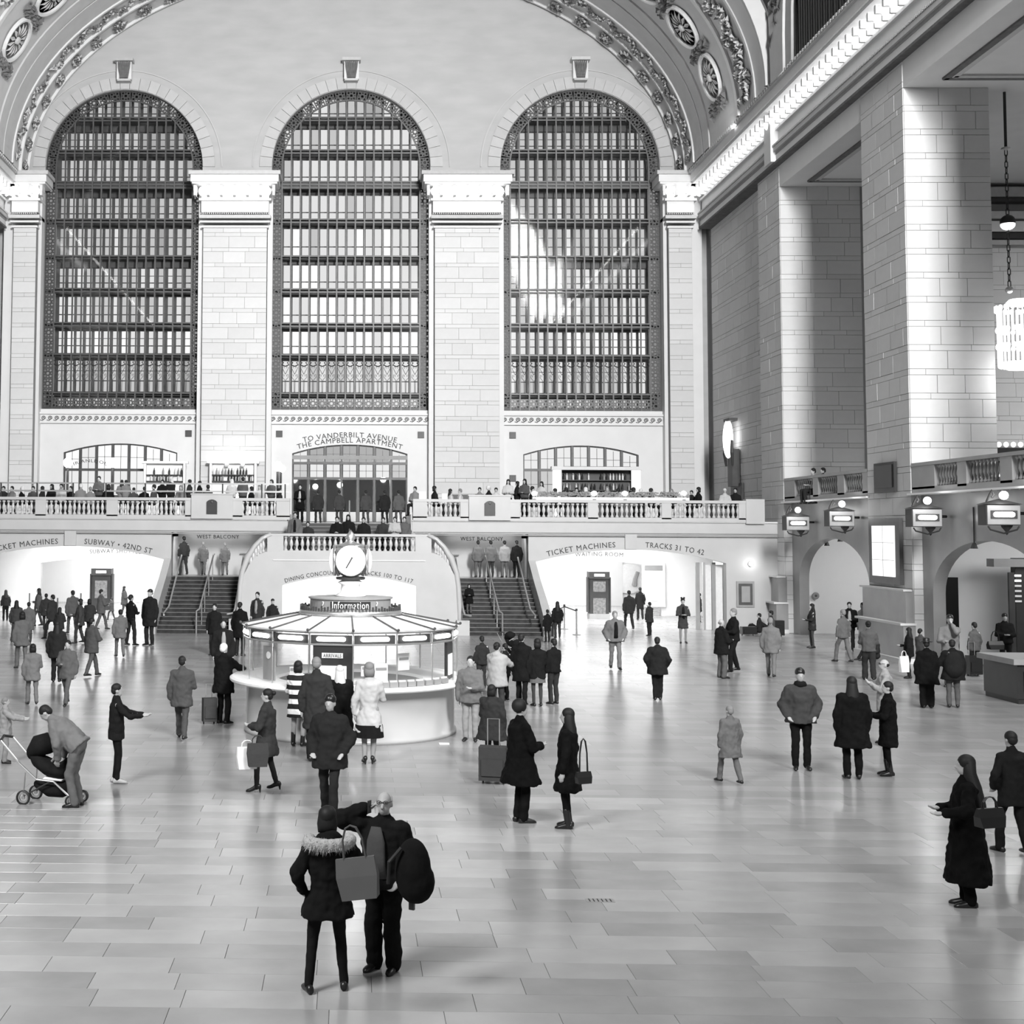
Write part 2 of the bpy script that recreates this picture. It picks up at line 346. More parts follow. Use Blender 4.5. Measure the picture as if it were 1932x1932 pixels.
for wi, (xc, nm) in enumerate(wins):
    w = struct(empty(nm, (xc, YW+.25, 0)))
    ins = lambda x, z, m_=0.0: z < ZS or x*x+(z-ZS)**2 < (WR-m_)**2
    # grille border panels up both jambs and round the head
    z = ZB+.28
    while z < ZS+.1:
        for s in (-1, 1): link('grille_panel', grille_mesh(), BRONZD, w, (s*(WR-.27), 0, z))
        z += .545
    na = 21
    for i in range(na):
        t = PI*(i+.5)/na; link('grille_panel', grille_mesh(), BRONZD, w, ((WR-.27)*cos(t), 0, ZS+(WR-.27)*sin(t)), rot=(0, -(t-PI/2), 0))
    for i in range(15): link('grille_panel', grille_mesh(), BRONZE, w, (-HW+.245+i*.488, -.02, ZB+.36))
    MB().box((0, 0, ZB+.08), (8.36, .12, .14)).build('bottom_rail', BRONZD, w)
    for s in (-1, 1): MB().box((s*(WR-.27), .5, (ZS+ZB)/2), (.44, .04, ZS-ZB-1.5)).build('side_light', PANE[0], w)
    mb = MB(); mb.lathe([(WR-.56, 0), (WR-.56, .1), (WR-.5, .1), (WR-.5, 0)], 40, arc=PI); mb.v = [(p[0], .05-p[2], ZS+p[1]) for p in mb.v]; mb.build('head_ring', BRONZE, w)
    mb = MB(); mb.lathe([(WR-.03, 0), (WR-.03, .12), (WR+.02, .12), (WR+.02, 0)], 40, arc=PI); mb.v = [(p[0], .06-p[2], ZS+p[1]) for p in mb.v]; mb.build('outer_ring', BRONZD, w)
    ri = WR-.54
    for i in range(16):
        x = -HW+i*.488; zt = ZS+math.sqrt(max(ri*ri-x*x, .01)) if abs(x) < ri else ZS
        MB().box((x, -.04, (zt+ZB)/2), (.075, .1, zt-ZB)).build('mullion', BRONZE, w)
    for z, n_ in zip(rows, [q for _, q in rows_px]):
        hwz = min(HW, math.sqrt(max(ri*ri-(z-ZS)**2, 0))) if z > ZS else HW
        for q in range(n_):
            zz = z+(q-(n_-1)/2)*.17; MB().box((0, -.02, zz), (2*hwz, .1, .07)).build('transom', BRONZE, w)
        if n_ == 3: MB().box((0, .04, z), (2*hwz, .06, .34)).build('spandrel_strip', BRONZD, w)
    # thin scrollwork in the tall lowest lights
    if 'curl' not in _blk:
        mb = MB()
        for s in (-1, 1):
            mb.tube([(s*.02, 0, -.8), (s*.03, 0, -.1), (s*.16, 0, .05), (s*.14, 0, .2), (s*.06, 0, .16), (s*.08, 0, .08)], .012, 4)
            mb.tube([(0, 0, .2), (s*.1, 0, .4), (s*.17, 0, .55), (s*.08, 0, .62), (s*.05, 0, .52)], .012, 4)
            mb.tube([(0, 0, .62), (s*.18, 0, .7), (s*.1, 0, .82), (s*.19, 0, .9), (s*.02, 0, .95), (s*.12, 0, 1.0)], .03, 4)
        _blk['curl'] = mb.mesh('scroll_grille')
    for i in range(15): link('scroll_grille', _blk['curl'], BRONZD, w, (-HW+.244+i*.488, -.03, 12.2))
    # clear outer glass, floor slabs of the glass walkways and the lit office sashes behind
    gm = MB(); pts = round_arch(0, WR-.5, ZB+.6, ZS, 24); gm.add([(p[0], .05, p[1]) for p in pts], [tuple(range(len(pts)))]); gm.build('glass_sheet', GLASS, w)
    edges = [ZS+WR]+rows+[ZB+.1]; 
    MB().box((0, .95, 19), (8.4, .06, 18)).build('back_wall', BRONZD, w)
    for ei in range(len(edges)-1):
        zt, zb = edges[ei], edges[ei+1]
        if zt-zb < .4: continue
        if ei > 0: MB().box((0, .52, zt), (8.4, .62, .2)).build('walkway_slab', BRONZD, w)
        drop = (.4 if wi != 1 else .2)*(zt-zb)*.5 if ei in (1, 3, 5) else .04*(zt-zb)
        MB().box((0, .86, zt-drop/2-.1), (8.3, .1, drop)).build('row_top_band', BRONZD, w)  # dark band across the top of a row of panes
        for i in range(15):
            x = -HW+.244+i*.488
            if not ins(x, zb+.2, .3): continue
            h = zt-zb-drop-.3; z_ = zb+.1+h/2
            br_ = {0: 1.2, 1: 1.6, 2: 1.8, 3: 2.0, 4: 2.2, 5: 2.4, 6: 2.8, 7: 3.2}.get(ei, 2)
            if wi == 1: br_ += 1.0
            if wi == 2: br_ += .3
            idx = max(0, min(4, int(br_+rp.random()*1.3-.3)))
            wd = .36 if wi == 1 else (.34 if i % 3 else .3)
            link('pane', block_mesh(wd, round(h, 1), .03, 'pane'), PANE[idx], w, (x, .86, z_+.04))
            if h > .9: link('sash_bar', block_mesh(wd+.04, .07, .02, 'sash_bar'), BRONZD, w, (x, .83, z_-h*.12))
            if h > .9 and wi != 1: link('sash_bar', block_mesh(wd+.04, .05, .02, 'sash_bar'), BRONZD, w, (x, .83, z_+h*.2))

# ---- pilasters, capitals and cornice lamps
lamp_me = MB().ell((0, 0, 0), (.19, .16, .24), 8, 6).mesh('cornice_lamp'); lamp_me.shade_smooth()
brk_me = MB().box((0, -.06, .14), (.15, .62, .3)).box((0, -.18, -.12), (.13, .4, .26)).mesh('bracket')
def capital(x0, x1, yf, nm, side=None):
    c = struct(empty(nm, (0, 0, 0))); xm = (x0+x1)/2; w = x1-x0
    def slab(name, z0_, z1_, out, m=SMOOTH): MB().box((xm, (yf-out+YW)/2, (z0_+z1_)/2), (w+2*out, YW-yf+out, z1_-z0_)).build(name, m, c)
    slab('cornice_top', 22.62, 22.82, .72, ORN); slab('cornice_slab', 22.25, 22.62, .62); slab('soffit', 22.15, 22.25, .55)
    slab('frieze', 20.75, 22.15, .1); slab('bead', 21.35, 21.47, .22); slab('astragal', 20.42, 20.6, .2, ORN); slab('fillet', 20.2, 20.3, .16); slab('neck', 19.95, 20.05, .08)
    n = max(2, int(round((w+.9)/.67)))
    for i in range(n+1):
        x = xm-(w+.75)/2+i*(w+.75)/n
        link('bracket', brk_me, SMOOTH, c, (x, yf-.35, 21.75))
        if i < n: link('cornice_lamp', lamp_me, CORN, c, (x+(w+.75)/n/2, yf-.42, 21.78))
    k = int((w+.3)/.11)
    dm = MB()
    for i in range(k): dm.box((xm-(w+.3)/2+.055+i*.11, yf-.22, 20.66), (.06, .06, .07))
    dm.build('dentils', ORN, c, kind='stuff'); return c
for i, (a, c) in enumerate(((-17.7, -16.5), (-7.72, -4.38), (4.38, 7.72), (16.5, 17.7))):
    p = struct(MB().box(((a+c)/2, (70.05+YW)/2, 12.3), (c-a, YW-70.05, 15.6)).build('wall_pilaster', JOINT))
    courses(p, (a, 70.05), 0, c-a, 4.5, 19.95, rnd=rw)
    capital(a, c, 70.0, 'trim_%d' % (i+1))
for a, c in ((-8.0, -7.74), (-4.36, -4.1), (4.1, 4.36), (7.74, 8.0), (-18.3, -17.72), (17.72, 18.3), (-16.48, -16.3), (16.3, 16.48)):
    p = struct(MB().box(((a+c)/2, 70.7, 13.6), (c-a, .6, 18.3)).build('wall_return', SMOOTH))
for z_, x_ in ((9.22, -8.47), (9.22, -3.7), (9.2, 3.72), (9.2, 8.5), (6.95, 8.5)):
    v = thing('wall_vent', 'small square dark vent grille on the wall '+{(-8.47): 'right of the left restaurant arch', (-3.7): 'left of the carved inscription', 3.72: 'right of the carved inscription', 8.5: 'left of the right bar arch, '+('upper one' if z_ > 8 else 'lower one')}[x_], 'vent', (x_, YW-.08, z_))
    MB().box((0, 0, 0), (.34, .06, .34)).build('frame', BRONZD, v)
    for i in range(5): MB().box((-.12+i*.06, -.035, 0), (.02, .02, .28)).build('slat', GREYP if False else BRONZE, v)
text('TO VANDERBILT AVENUE', .38, 'inscription', INK, ww, (0, YW-.075, 9.06), arc=11, width=4.9)
text('THE CAMPBELL APARTMENT', .38, 'inscription', INK, ww, (0, YW-.075, 8.78+.0), arc=10.5, width=5.5)

# ---- vault with ornamented bands
def vpt(t, y, off): return ((A_+off)*cos(t), y, Z0+(B_+off)*sin(t))
def band(name, y0, y1, off, m, n=72, t0=0.0, t1=PI, th=.15, parent=None):
    mb = MB(); v = []; f = []
    for i in range(n+1):
        t = t0+(t1-t0)*i/n
        v += [vpt(t, y0, off), vpt(t, y1, off), vpt(t, y0, off+th+.5), vpt(t, y1, off+th+.5)]
    for i in range(n):
        a = i*4; f += [(a, a+1, a+5, a+4), (a, a+4, a+6, a+2), (a+1, a+3, a+7, a+5)]
    return mb.add(v, f).build(name, m, parent, smooth=False)
va = struct(empty('ceiling_vault_arch'))
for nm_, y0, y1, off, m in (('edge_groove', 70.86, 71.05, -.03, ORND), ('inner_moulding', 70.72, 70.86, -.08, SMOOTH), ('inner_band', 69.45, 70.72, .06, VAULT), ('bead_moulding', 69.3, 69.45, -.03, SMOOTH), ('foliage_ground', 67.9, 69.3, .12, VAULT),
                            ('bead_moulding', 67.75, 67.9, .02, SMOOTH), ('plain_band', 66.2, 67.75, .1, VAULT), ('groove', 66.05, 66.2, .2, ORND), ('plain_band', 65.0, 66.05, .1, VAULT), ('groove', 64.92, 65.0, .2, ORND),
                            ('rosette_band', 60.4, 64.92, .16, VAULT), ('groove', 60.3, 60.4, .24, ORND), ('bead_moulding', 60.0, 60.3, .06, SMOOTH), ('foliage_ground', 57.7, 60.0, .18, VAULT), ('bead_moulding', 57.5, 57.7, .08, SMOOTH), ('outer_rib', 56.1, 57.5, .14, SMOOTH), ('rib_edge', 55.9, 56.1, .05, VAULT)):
    band(nm_, y0, y1, off, m, parent=va)
cb = struct(band('ceiling_vault', 55.3, 55.9, .8, BLUE, t0=.02, t1=PI-.02))
struct(band('ceiling_vault', -16.0, 55.3, 1.5, BLUE, t0=.35, t1=PI-.35))
struct(MB().box((-19.2, 18, 11.4), (.6, 72, 22.8)).build('wall_south', MARBD))
# leaf relief: many small leaves, one piece of stuff per band
def leaves(name, yc, hw, off, dens, size, m, gate=None, t0=.03, t1=PI-.03, seed=1):
    r = random.Random(seed); mb = MB(); n = int(dens*46)
    for _ in range(n):
        t = t0+(t1-t0)*r.random(); y = yc+hw*(2*r.random()-1)
        if gate and not gate(t, (y-yc)/hw): continue
        P = Vector(vpt(t, y, off)); T = (Vector(vpt(t+.01, y, off))-P).normalized(); N = -Vector((cos(t)/A_, 0, sin(t)/B_)).normalized(); Yv = Vector((0, 1, 0))
        a = r.random()*2*PI; u = T*cos(a)+Yv*sin(a); v = -T*sin(a)+Yv*cos(a); s = size*(.6+.8*r.random()); N = N*(-1 if N.dot(Vector((cos(t), 0, sin(t)))) > 0 else 1)
        q = [P-u*s*.5, P+v*s*.22+N*.03, P+u*s*.6+N*.02, P-v*s*.22+N*.03, P+N*.13*s/.3+u*.05]
        mb.add([tuple(p) for p in q], [(0, 1, 4), (1, 2, 4), (2, 3, 4), (3, 0, 4)])
    return mb.build(name, m, va, kind='stuff')
wav = lambda t, s: abs(s-.55*sin(t*46)) < .5
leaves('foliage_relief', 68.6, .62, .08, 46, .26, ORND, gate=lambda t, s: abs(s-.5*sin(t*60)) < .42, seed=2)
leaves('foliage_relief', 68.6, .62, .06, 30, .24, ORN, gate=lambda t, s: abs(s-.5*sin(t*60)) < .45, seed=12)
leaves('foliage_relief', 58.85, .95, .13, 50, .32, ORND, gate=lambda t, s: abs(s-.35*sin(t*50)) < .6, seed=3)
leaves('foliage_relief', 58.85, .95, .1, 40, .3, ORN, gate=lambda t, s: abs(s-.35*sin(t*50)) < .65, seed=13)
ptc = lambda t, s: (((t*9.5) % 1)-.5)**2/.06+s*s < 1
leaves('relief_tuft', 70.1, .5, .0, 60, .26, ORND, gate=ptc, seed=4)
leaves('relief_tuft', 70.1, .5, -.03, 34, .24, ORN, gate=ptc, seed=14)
# arc-length spaced rosettes
tt = np.linspace(0, PI, 2000); ds = np.sqrt((A_*np.sin(tt))**2+(B_*np.cos(tt))**2); s_ = np.concatenate([[0], np.cumsum((ds[1:]+ds[:-1])/2*(tt[1]-tt[0]))])
t_at = lambda s: float(np.interp(s, s_, tt))
ros_petal = MB()
for i in range(14):
    a = 2*PI*i/14; c_, s__ = cos(a), sin(a); ros_petal.add([(c_*.22, s__*.22, .08), (c_*.62-s__*.11, s__*.62+c_*.11, .1), (c_*.9, s__*.9, .02), (c_*.62+s__*.11, s__*.62-c_*.11, .1)], [(0, 1, 2, 3)])
ros_petal = ros_petal.mesh('rosette_petals')
ros_disc = MB().lathe([(0.01, .0), (1.0, .0)], 24).mesh('rosette_recess')
ros_rim = MB().lathe([(1.0, 0), (1.0, .12), (1.12, .14), (1.2, .0)], 24).mesh('rosette_rim')
ros_boss = MB().lathe([(.2, .05), (.17, .16), (.06, .2), (.01, .2)], 10).mesh('rosette_boss')
ang0 = s_[np.searchsorted(tt, math.atan2((25.43-Z0)/B_, 16.74/A_))]
Ltot = s_[-1]
k = 0
while ang0+k*2.72 < Ltot-ang0+.3:
    t = t_at(ang0+k*2.72+(0 if True else 0)); k += 1
    P = Vector(vpt(t, 62.7, .08)); T = (Vector(vpt(t+.01, 62.7, .08))-P).normalized(); Yv = Vector((0, 1, 0)); N = T.cross(Yv).normalized()
    if N.dot(Vector((-cos(t), 0, -sin(t)))) < 0: N = -N; T = -T
    M = Matrix((T, Yv, N)).transposed().to_4x4(); M.translation = P
    r0 = empty('rosette', (0, 0, 0)); r0.parent = va; r0.matrix_world = M
    for nm_, me_, m_ in (('recess', ros_disc, BRONZD), ('petals', ros_petal, ORN), ('rim', ros_rim, SMOOTH), ('boss', ros_boss, ORN)): link(nm_, me_, m_, r0)
leaves('foliage_relief', 62.7, 1.5, .1, 80, .4, ORND, gate=lambda t, s: (((np.interp(t, tt, s_)-ang0)/2.72+.5) % 1 < .1 or ((np.interp(t, tt, s_)-ang0)/2.72+.5) % 1 > .9) and abs(s) < .85, seed=6)

# pendentive piers and dark lunette grilles over the side cornices
for s, nm in ((1, 'wall_north_lunette'), (-1, 'wall_south_lunette')):
    l = struct(empty(nm)); X = 17.3
    pts = [(53.8, 22.7), (53.8, 24.2)]+[(53.8-.9*(i/8)**2-.05*i, 24.2+i*.75) for i in range(9)]+[(55.9, 30.0), (55.6, 26.0), (55.4, 22.7)]
    o = sheet('pendentive', pts, [], .3, s*(X+.15), VAULT, l, 'yz')
    pts2 = [(53.1, 22.7), (53.8, 22.7), (53.8, 24.2), (53.2, 28.0), (52.4, 28.0), (53.0, 25)]; sheet('jamb', pts2, [], .2, s*(X+.2), PLAST, l, 'yz')
    sheet('dark_glazing', [(30, 22.7), (53.15, 22.7), (53.05, 25), (52.45, 28.0), (50, 31.5), (30, 31.5)], [], .05, s*(X+.3), BLACK, l, 'yz')
    for y in np.arange(38, 53, .55): MB().box((s*(X+.22), y, 27), (.06, .05, 8.6)).build('glazing_bar', BLACK, l)
    r = random.Random(9); mb = MB()
    for _ in range(160):
        y = 54.7+r.gauss(0, .3); z = 26.6+r.gauss(0, .7); q = .28*r.random()+.1; a = r.random()*6.3
        mb.add([(s*X, y-q*cos(a), z-q*sin(a)), (s*(X-.06), y+q*.3*sin(a), z-q*.3*cos(a)), (s*(X-.03), y+q*cos(a), z+q*sin(a)), (s*(X-.06), y-q*.3*sin(a), z+q*.3*cos(a))], [(0, 1, 2, 3)])
    mb.build('relief_tuft', ORND, l, kind='stuff')

# ================= NORTH (right) and SOUTH (left) WALLS =================
rn = random.Random(21)
def side_cornice(s, nm, ya, yb):
    c = struct(empty(nm))
    L = yb-ya; ym = (ya+yb)/2
    def run(name, z0_, z1_, X, m=SMOOTH, y0=ya, y1=yb): MB().box((s*(X+19.4)/2, (y0+y1)/2, (z0_+z1_)/2), (19.4-X, y1-y0, z1_-z0_)).build(name, m, c)
    run('cornice_top', 22.62, 22.82, 17.38, ORN); run('cornice_slab', 22.25, 22.62, 17.5); run('soffit', 22.15, 22.25, 17.6)
    run('frieze', 20.75, 22.15, 18.22); run('bead', 21.35, 21.47, 18.1); run('dentil_band', 20.42, 20.6, 18.0, ORN); run('cavetto', 20.3, 20.42, 18.1, GREYP); run('fascia', 20.0, 20.3, 18.12); run('fillet', 19.9, 20.0, 18.06, ORND)
    n = int(L/.68)
    for i in range(n):
        y = ya+i*.68+.1; link('bracket', brk_me, SMOOTH, c, (s*17.95, y, 21.75), rz=s*PI/2)
        link('cornice_lamp', lamp_me, CORN, c, (s*17.95, y+.34, 21.74))
    dm = MB()
    for i in range(int(L/.12)): dm.box((s*18.0, ya+i*.12, 20.66), (.08, .07, .08))
    dm.build('dentils', ORN, c, kind='stuff'); 
    om = MB()
    for i in range(int(L/.3)): om.box((s*17.36, ya+i*.3, 22.74), (.05, .16, .12))
    om.build('leaf_edge', VAULT, c, kind='stuff')
side_cornice(1, 'trim_5', 33.0, 70.0); side_cornice(-1, 'trim_6', 52.0, 70.0)
for y in (57.9,):
    MB().box((18.15, y, 21.2), (.5, .9, 2.4)).build('wall_cornice_break', SMOOTH)['kind'] = 'structure'
# solid wall west part
wn = struct(MB().box((19.2, 65.4, 11.6), (1.0, 11.2, 23)).build('wall_north', JOINT))
courses(wn, (18.7, 70.0), -PI/2, 9.2, 4.5, 19.9, rnd=rn)
courses(wn, (18.7, 70.0), -PI/2, 9.2, 0, 4.5, rnd=rn)
p2 = struct(MB().box((20.1, 59.25, 11.6), (3.5, 3.0, 23)).build('wall_north_pier', JOINT))     # Y 57.75..60.75, X 18.35..21.85
courses(p2, (18.35, 60.75), -PI/2, 3.0, 0, 19.9, rnd=rn)
courses(p2, (18.35, 57.75), 0, 3.4, 0, 19.0, rnd=rn)
courses(p2, (18.7, 60.75), PI, .35, 0, 19.9, rnd=rn)
p1 = struct(MB().box((19.75, 46.6, 11.6), (2.8, 3.7, 23)).build('wall_north_pier', JOINT))      # pier: Y 44.75..48.45
courses(p1, (18.35, 48.45), -PI/2, 3.7, 0, 19.9, rnd=rn)
courses(p1, (18.35, 44.75), 0, 2.8, 0, 19.0, rnd=rn)
p0 = struct(MB().box((19.75, 33.5, 11.6), (2.8, 3.7, 23)).build('wall_north_pier', JOINT))
courses(p0, (18.35, 35.3), -PI/2, 3.6, 0, 19.9, rnd=rn)
# lintel over openings and coffered soffits
lt = struct(MB().box((20.9, 44.5, 19.8), (5.1, 27.5, 1.6)).build('ceiling_lintel', SMOOTH))
for y0, y1 in ((48.5, 57.7), (35.4, 44.7)):
    for q, (dx, dz) in enumerate(((0, 0), (.22, .0))):
        mb = MB(); x0_, x1_ = 19.3+dx, 23.2-dx; a, b_ = y0+1.0+dx, y1-1.0-dx
        for (cx_, cy_, lx, ly) in (((x0_+x1_)/2, a, x1_-x0_, .1), ((x0_+x1_)/2, b_, x1_-x0_, .1), (x0_, (a+b_)/2, .1, b_-a), (x1_, (a+b_)/2, .1, b_-a)): mb.box((cx_, cy_, 18.97), (lx+.1, ly+.1, .08))
        mb.build('coffer_moulding', ORND if q == 0 else ORN, lt)
# deep north aisle: end wall facing us, outer wall
na_ = struct(MB().box((26.5, 58.6, 11), (9.2, 1.2, 22)).build('wall_aisle_end', JOINT))
courses(na_, (21.9, 58.0), 0, 9, 6, 16.4, rnd=rn)
for z0_, z1_, out, m in ((16.5, 16.7, .25, ORN), (16.75, 17.0, .3, BRONZD), (17.05, 17.5, .3, SMOOTH), (17.6, 17.9, .4, ORN), (18.3, 18.45, .5, BRONZD), (18.5, 18.9, .6, ORN)):
    MB().box((26.5, 58.0-out/2, (z0_+z1_)/2), (9.2, out, z1_-z0_)).build('cornice_moulding', m, na_)
struct(MB().box((31.2, 46, 11), (.4, 26, 22)).build('wall_aisle_north', SMOOTH))
struct(MB().box((26, 46, 19.3), (11, 26, .4)).build('ceiling_aisle', SMOOTH))
# south wall (barely in frame)
ws = struct(MB().box((-19.2, 62, 11.6), (1.0, 17.6, 23)).build('wall_south', JOINT))
courses(ws, (-18.7, 62.5), PI/2, 7.5, 4.5, 19.9, rnd=rn)

# ================= BALCONY FRONT, ARCHES, STAIRS =================
YB = 58.7
bf = struct(empty('wall_west_lower'))
for s in (-1, 1):
    o = [(s*7.75, 0), (s*18.7, 0), (s*18.7, 4.07), (s*7.75, 4.07)]
    sheet('arch_wall', o, [[(s*p[0], p[1]) for p in seg_arch(8.0, 16.14, -.0, 2.88, 3.44, 20)]] if False else [], .01, 90, MARB, bf) if False else None
    ar = seg_arch(8.0, 16.14, 0, 2.88, 3.44, 20)
    poly = [(s*8.0, 2.88)]+[(s*p[0], p[1]) for p in ar[2:][::-1][1:-1]]+[(s*16.14, 2.88), (s*16.14, 0), (s*18.7, 0), (s*18.7, 4.07), (s*7.7, 4.07), (s*7.7, 0), (s*8.0, 0)]
    sheet('arch_wall', poly, [], .5, YB+.25, MARB, bf)
    MB().box((s*12.07, YB-.06, 3.78), (.5, .16, .64)).build('arch_keystone', MARB, bf)
    for z_, t_ in ((4.02, .08), (4.14, .05)): MB().box((s*10.6, YB-.05-t_/2, z_), (15.7, t_, .035)).build('lower_moulding', GREYP, bf)
    # balcony fascia: plain stone course under the balustrade
    MB().box((s*10.65, YB+.2, 4.34), (15.9, .5, .54)).build('fascia', MARB, bf)
    MB().box((s*10.65, YB-.05, 4.63), (15.9, .12, .06)).build('ledge', SMOOTH, bf)
for s, words, w_, x_ in ((1, 'TICKET MACHINES', 2.95, 9.95), (1, 'TRACKS 31 TO 42', 2.5, 13.95), (-1, 'TICKET MACHINES', 2.95, -14.1), (-1, 'SUBWAY \u2022 42ND ST', 2.95, -10.0)):
    R_ = 15.0; xm = s*12.07; th = (x_-xm)/R_
    t = text(words, .33, 'inscription', INK, bf, (0, YB-.012, 0), arc=R_, width=w_)
    me = t.data; n = len(me.vertices); a = np.empty(n*3); me.vertices.foreach_get('co', a); a = a.reshape(-1, 3)
    x, z = a[:, 0], a[:, 2]+R_; xx = x*cos(th)+z*sin(th); zz = -x*sin(th)+z*cos(th)
    a[:, 0] = xm+xx; a[:, 2] = 3.52-R_+zz+.03; me.vertices.foreach_set('co', a.ravel()); me.update()
# balusters
bp_ = [(.075, 0), (.075, .06), (.05, .08), (.035, .14), (.045, .18), (.08, .27), (.07, .36), (.04, .46), (.035, .5), (.055, .52), (.075, .54), (.075, .6)]
bal_me = MB().lathe(bp_, 10).mesh('baluster'); bal_me.shade_smooth()
def balustrade(name, label, x0, x1, Y, zb, groups, h=.93, m=MARB, loc=None):
    b = thing(name, label, 'balustrade', ((x0+x1)/2, Y, zb)); xm = (x0+x1)/2
    MB().box((0, 0, h-.06), (x1-x0, .34, .12)).build('handrail', m, b)
    MB().box((0, 0, .09), (x1-x0, .3, .18)).build('plinth', m, b)
    prev = x0
    for a, c, n in groups:
        if a-prev > .02: MB().box(((prev+a)/2-xm, 0, (h+.06)/2), (a-prev, .3, h-.18)).build('pier', m, b)
        k = (c-a)/n
        for i in range(n+1):
            link('baluster', bal_me, m, b, (a+k*i-xm, 0, .18))
        prev = c
    if x1-prev > .02: MB().box(((prev+x1)/2-xm, 0, (h+.06)/2), (x1-prev, .3, h-.18)).build('pier', m, b)
    return b
X = lambda px: at(px, 960, YB).x
balustrade('balustrade', 'long white stone balustrade of the left balcony, below the restaurant', X(-40), X(362), YB, 4.63, [(X(-36), X(68), 12), (X(88), X(202), 13), (X(223), X(350), 14)])
balustrade('balustrade', 'short white stone balustrade section left of the central stairs', X(440), X(547), YB, 4.63, [(X(458), X(522), 7)])
balustrade('balustrade', 'short white stone balustrade section right of the central stairs', X(779), X(884), YB, 4.63, [(X(805), X(868), 7)])
balustrade('balustrade', 'long white stone balustrade of the right balcony, below the bar', X(962), X(1437), YB, 4.63, [(X(980), X(1108), 14), (X(1127), X(1247), 13), (X(1265), X(1392), 14)])
MB().box(((X(1405)+X(1440))/2, YB, 5.1), (X(1440)-X(1405), .42, 1.06)).build('wall_end_block', MARB)['kind'] = 'structure'
for a, c, side in ((362, 440, 'left'), (884, 962, 'right')):
    p = thing('pedestal', 'plain white stone pedestal with a dark plaque, %s half of the balcony front' % side, 'pedestal', ((X(a)+X(c))/2, YB-.04, 4.66))
    MB().box((0, 0, .52), (X(c)-X(a), .44, 1.04)).build('block', MARB, p); MB().box((0, 0, 1.06), (X(c)-X(a)+.06, .5, .06)).build('cap', MARB, p)
    q = sheet_mesh('plaque', seg_arch(-.23, .23, -.3, .22, .33, 6), [], .04); link('plaque', q, DARKP, p, (0, -.25, .5))
    MB().lathe([(.001, 0), (.05, 0), (.04, .015), (.001, .02)], 10).build('medallion', BRONZE, p, (0, -.28, .72)).rotation_euler = (PI/2, 0, 0)
# balcony floors and back return
for s in (-1, 1):
    struct(MB().box((s*10.6, 64.9, 4.3), (15.8, 12.3, .4)).build('floor_balcony', MARBD))
struct(MB().box((0, 66.9, 4.3), (5.6, 8.3, .4)).build('floor_balcony', MARBD))
for s in (-1, 1): struct(MB().box((s*10.6, 65.2, 4.675), (14.0, 9.2, .35)).build('floor_terrace', GREYP))
# side passages: inner walls, ceilings, rooms behind
for s, tag_ in ((-1, 'south'), (1, 'north')):
    struct(MB().box((s*13.9, 66.3, 3.98), (12.4, 14.6, .2)).build('ceiling_passage', WHITE))
    struct(MB().box((s*7.85, 66.3, 2.0), (.3, 14.6, 4)).build('wall_passage_inner', WHITE))
    struct(MB().box((s*(18.2), 63.5, 2.0), (.3, 9, 4)).build('wall_passage_outer', WHITE))
    a, c = 8.2, 15.7
    hole = seg_arch(a, c, 0, 2.45, 2.75, 14)
    poly = [(s*7.8, 0), (s*7.8, 4)]+[(s*20, 4), (s*20, 0), (s*c, 0), (s*c, 2.45)]+[(s*p[0], p[1]) for p in hole[3:-1]]+[(s*a, 2.45), (s*a, 0)]
    struct(sheet('wall_inner_arch', poly, [], .4, 69.2, WHITE))
    struct(MB().box((s*13, 78.2, 2.0), (12, .3, 4)).build('wall_room_back', WHITE))
    struct(MB().box((s*13, 73.8, 3.95), (12, 9, .2)).build('ceiling_room', WHITE))
    struct(MB().box((s*7.4, 74, 2.0), (.3, 9, 4)).build('wall_room_side', WHITE)); struct(MB().box((s*19, 74, 2.0), (.3, 9, 4)).build('wall_room_side', WHITE))
t = text('WAITING ROOM', .3, 'inscription', INKL, bf, (12.6, 68.98, 2.98), arc=16, width=2.4)
t = text('SUBWAY SHUTTLE', .3, 'inscription', INKL, bf, (-11.9, 68.98, 2.98), arc=16, width=2.6)
MB().box((14.9, 77.9, 1.35), (1.3, .1, 2.7)).build('door_3', SMOOTH)['kind'] = 'structure'
pn = thing('sign_board', 'white signboard with a grey heading beside the waiting room arch', 'sign', (at(1233, 1100, 68.9).x, 68.9, 1.25))
MB().box((0, 0, .3), (1.15, .08, 2.2)).build('board', WHITE, pn); MB().box((0, -.05, 1.15), (.9, .02, .26)).build('heading', GREYP, pn); MB().box((-.1, -.05, .2), (.6, .02, 1.4)).build('sheet', PAPER, pn)
po = thing('wall_poster', 'large rounded light poster with a grey figure in the right passage', 'poster', (at(1187, 1092, 77.8).x, 77.9, at(1187, 1092, 77.8).z))
MB().ell((0, 0, 0), (1.0, .05, .85), 20, 10).build('panel', PAPER, po); MB().tube([(.3, -.06, -.4), (.35, -.06, 0), (.5, -.06, .4)], [.16, .12, .1], 6).build('figure', GREYP, po)
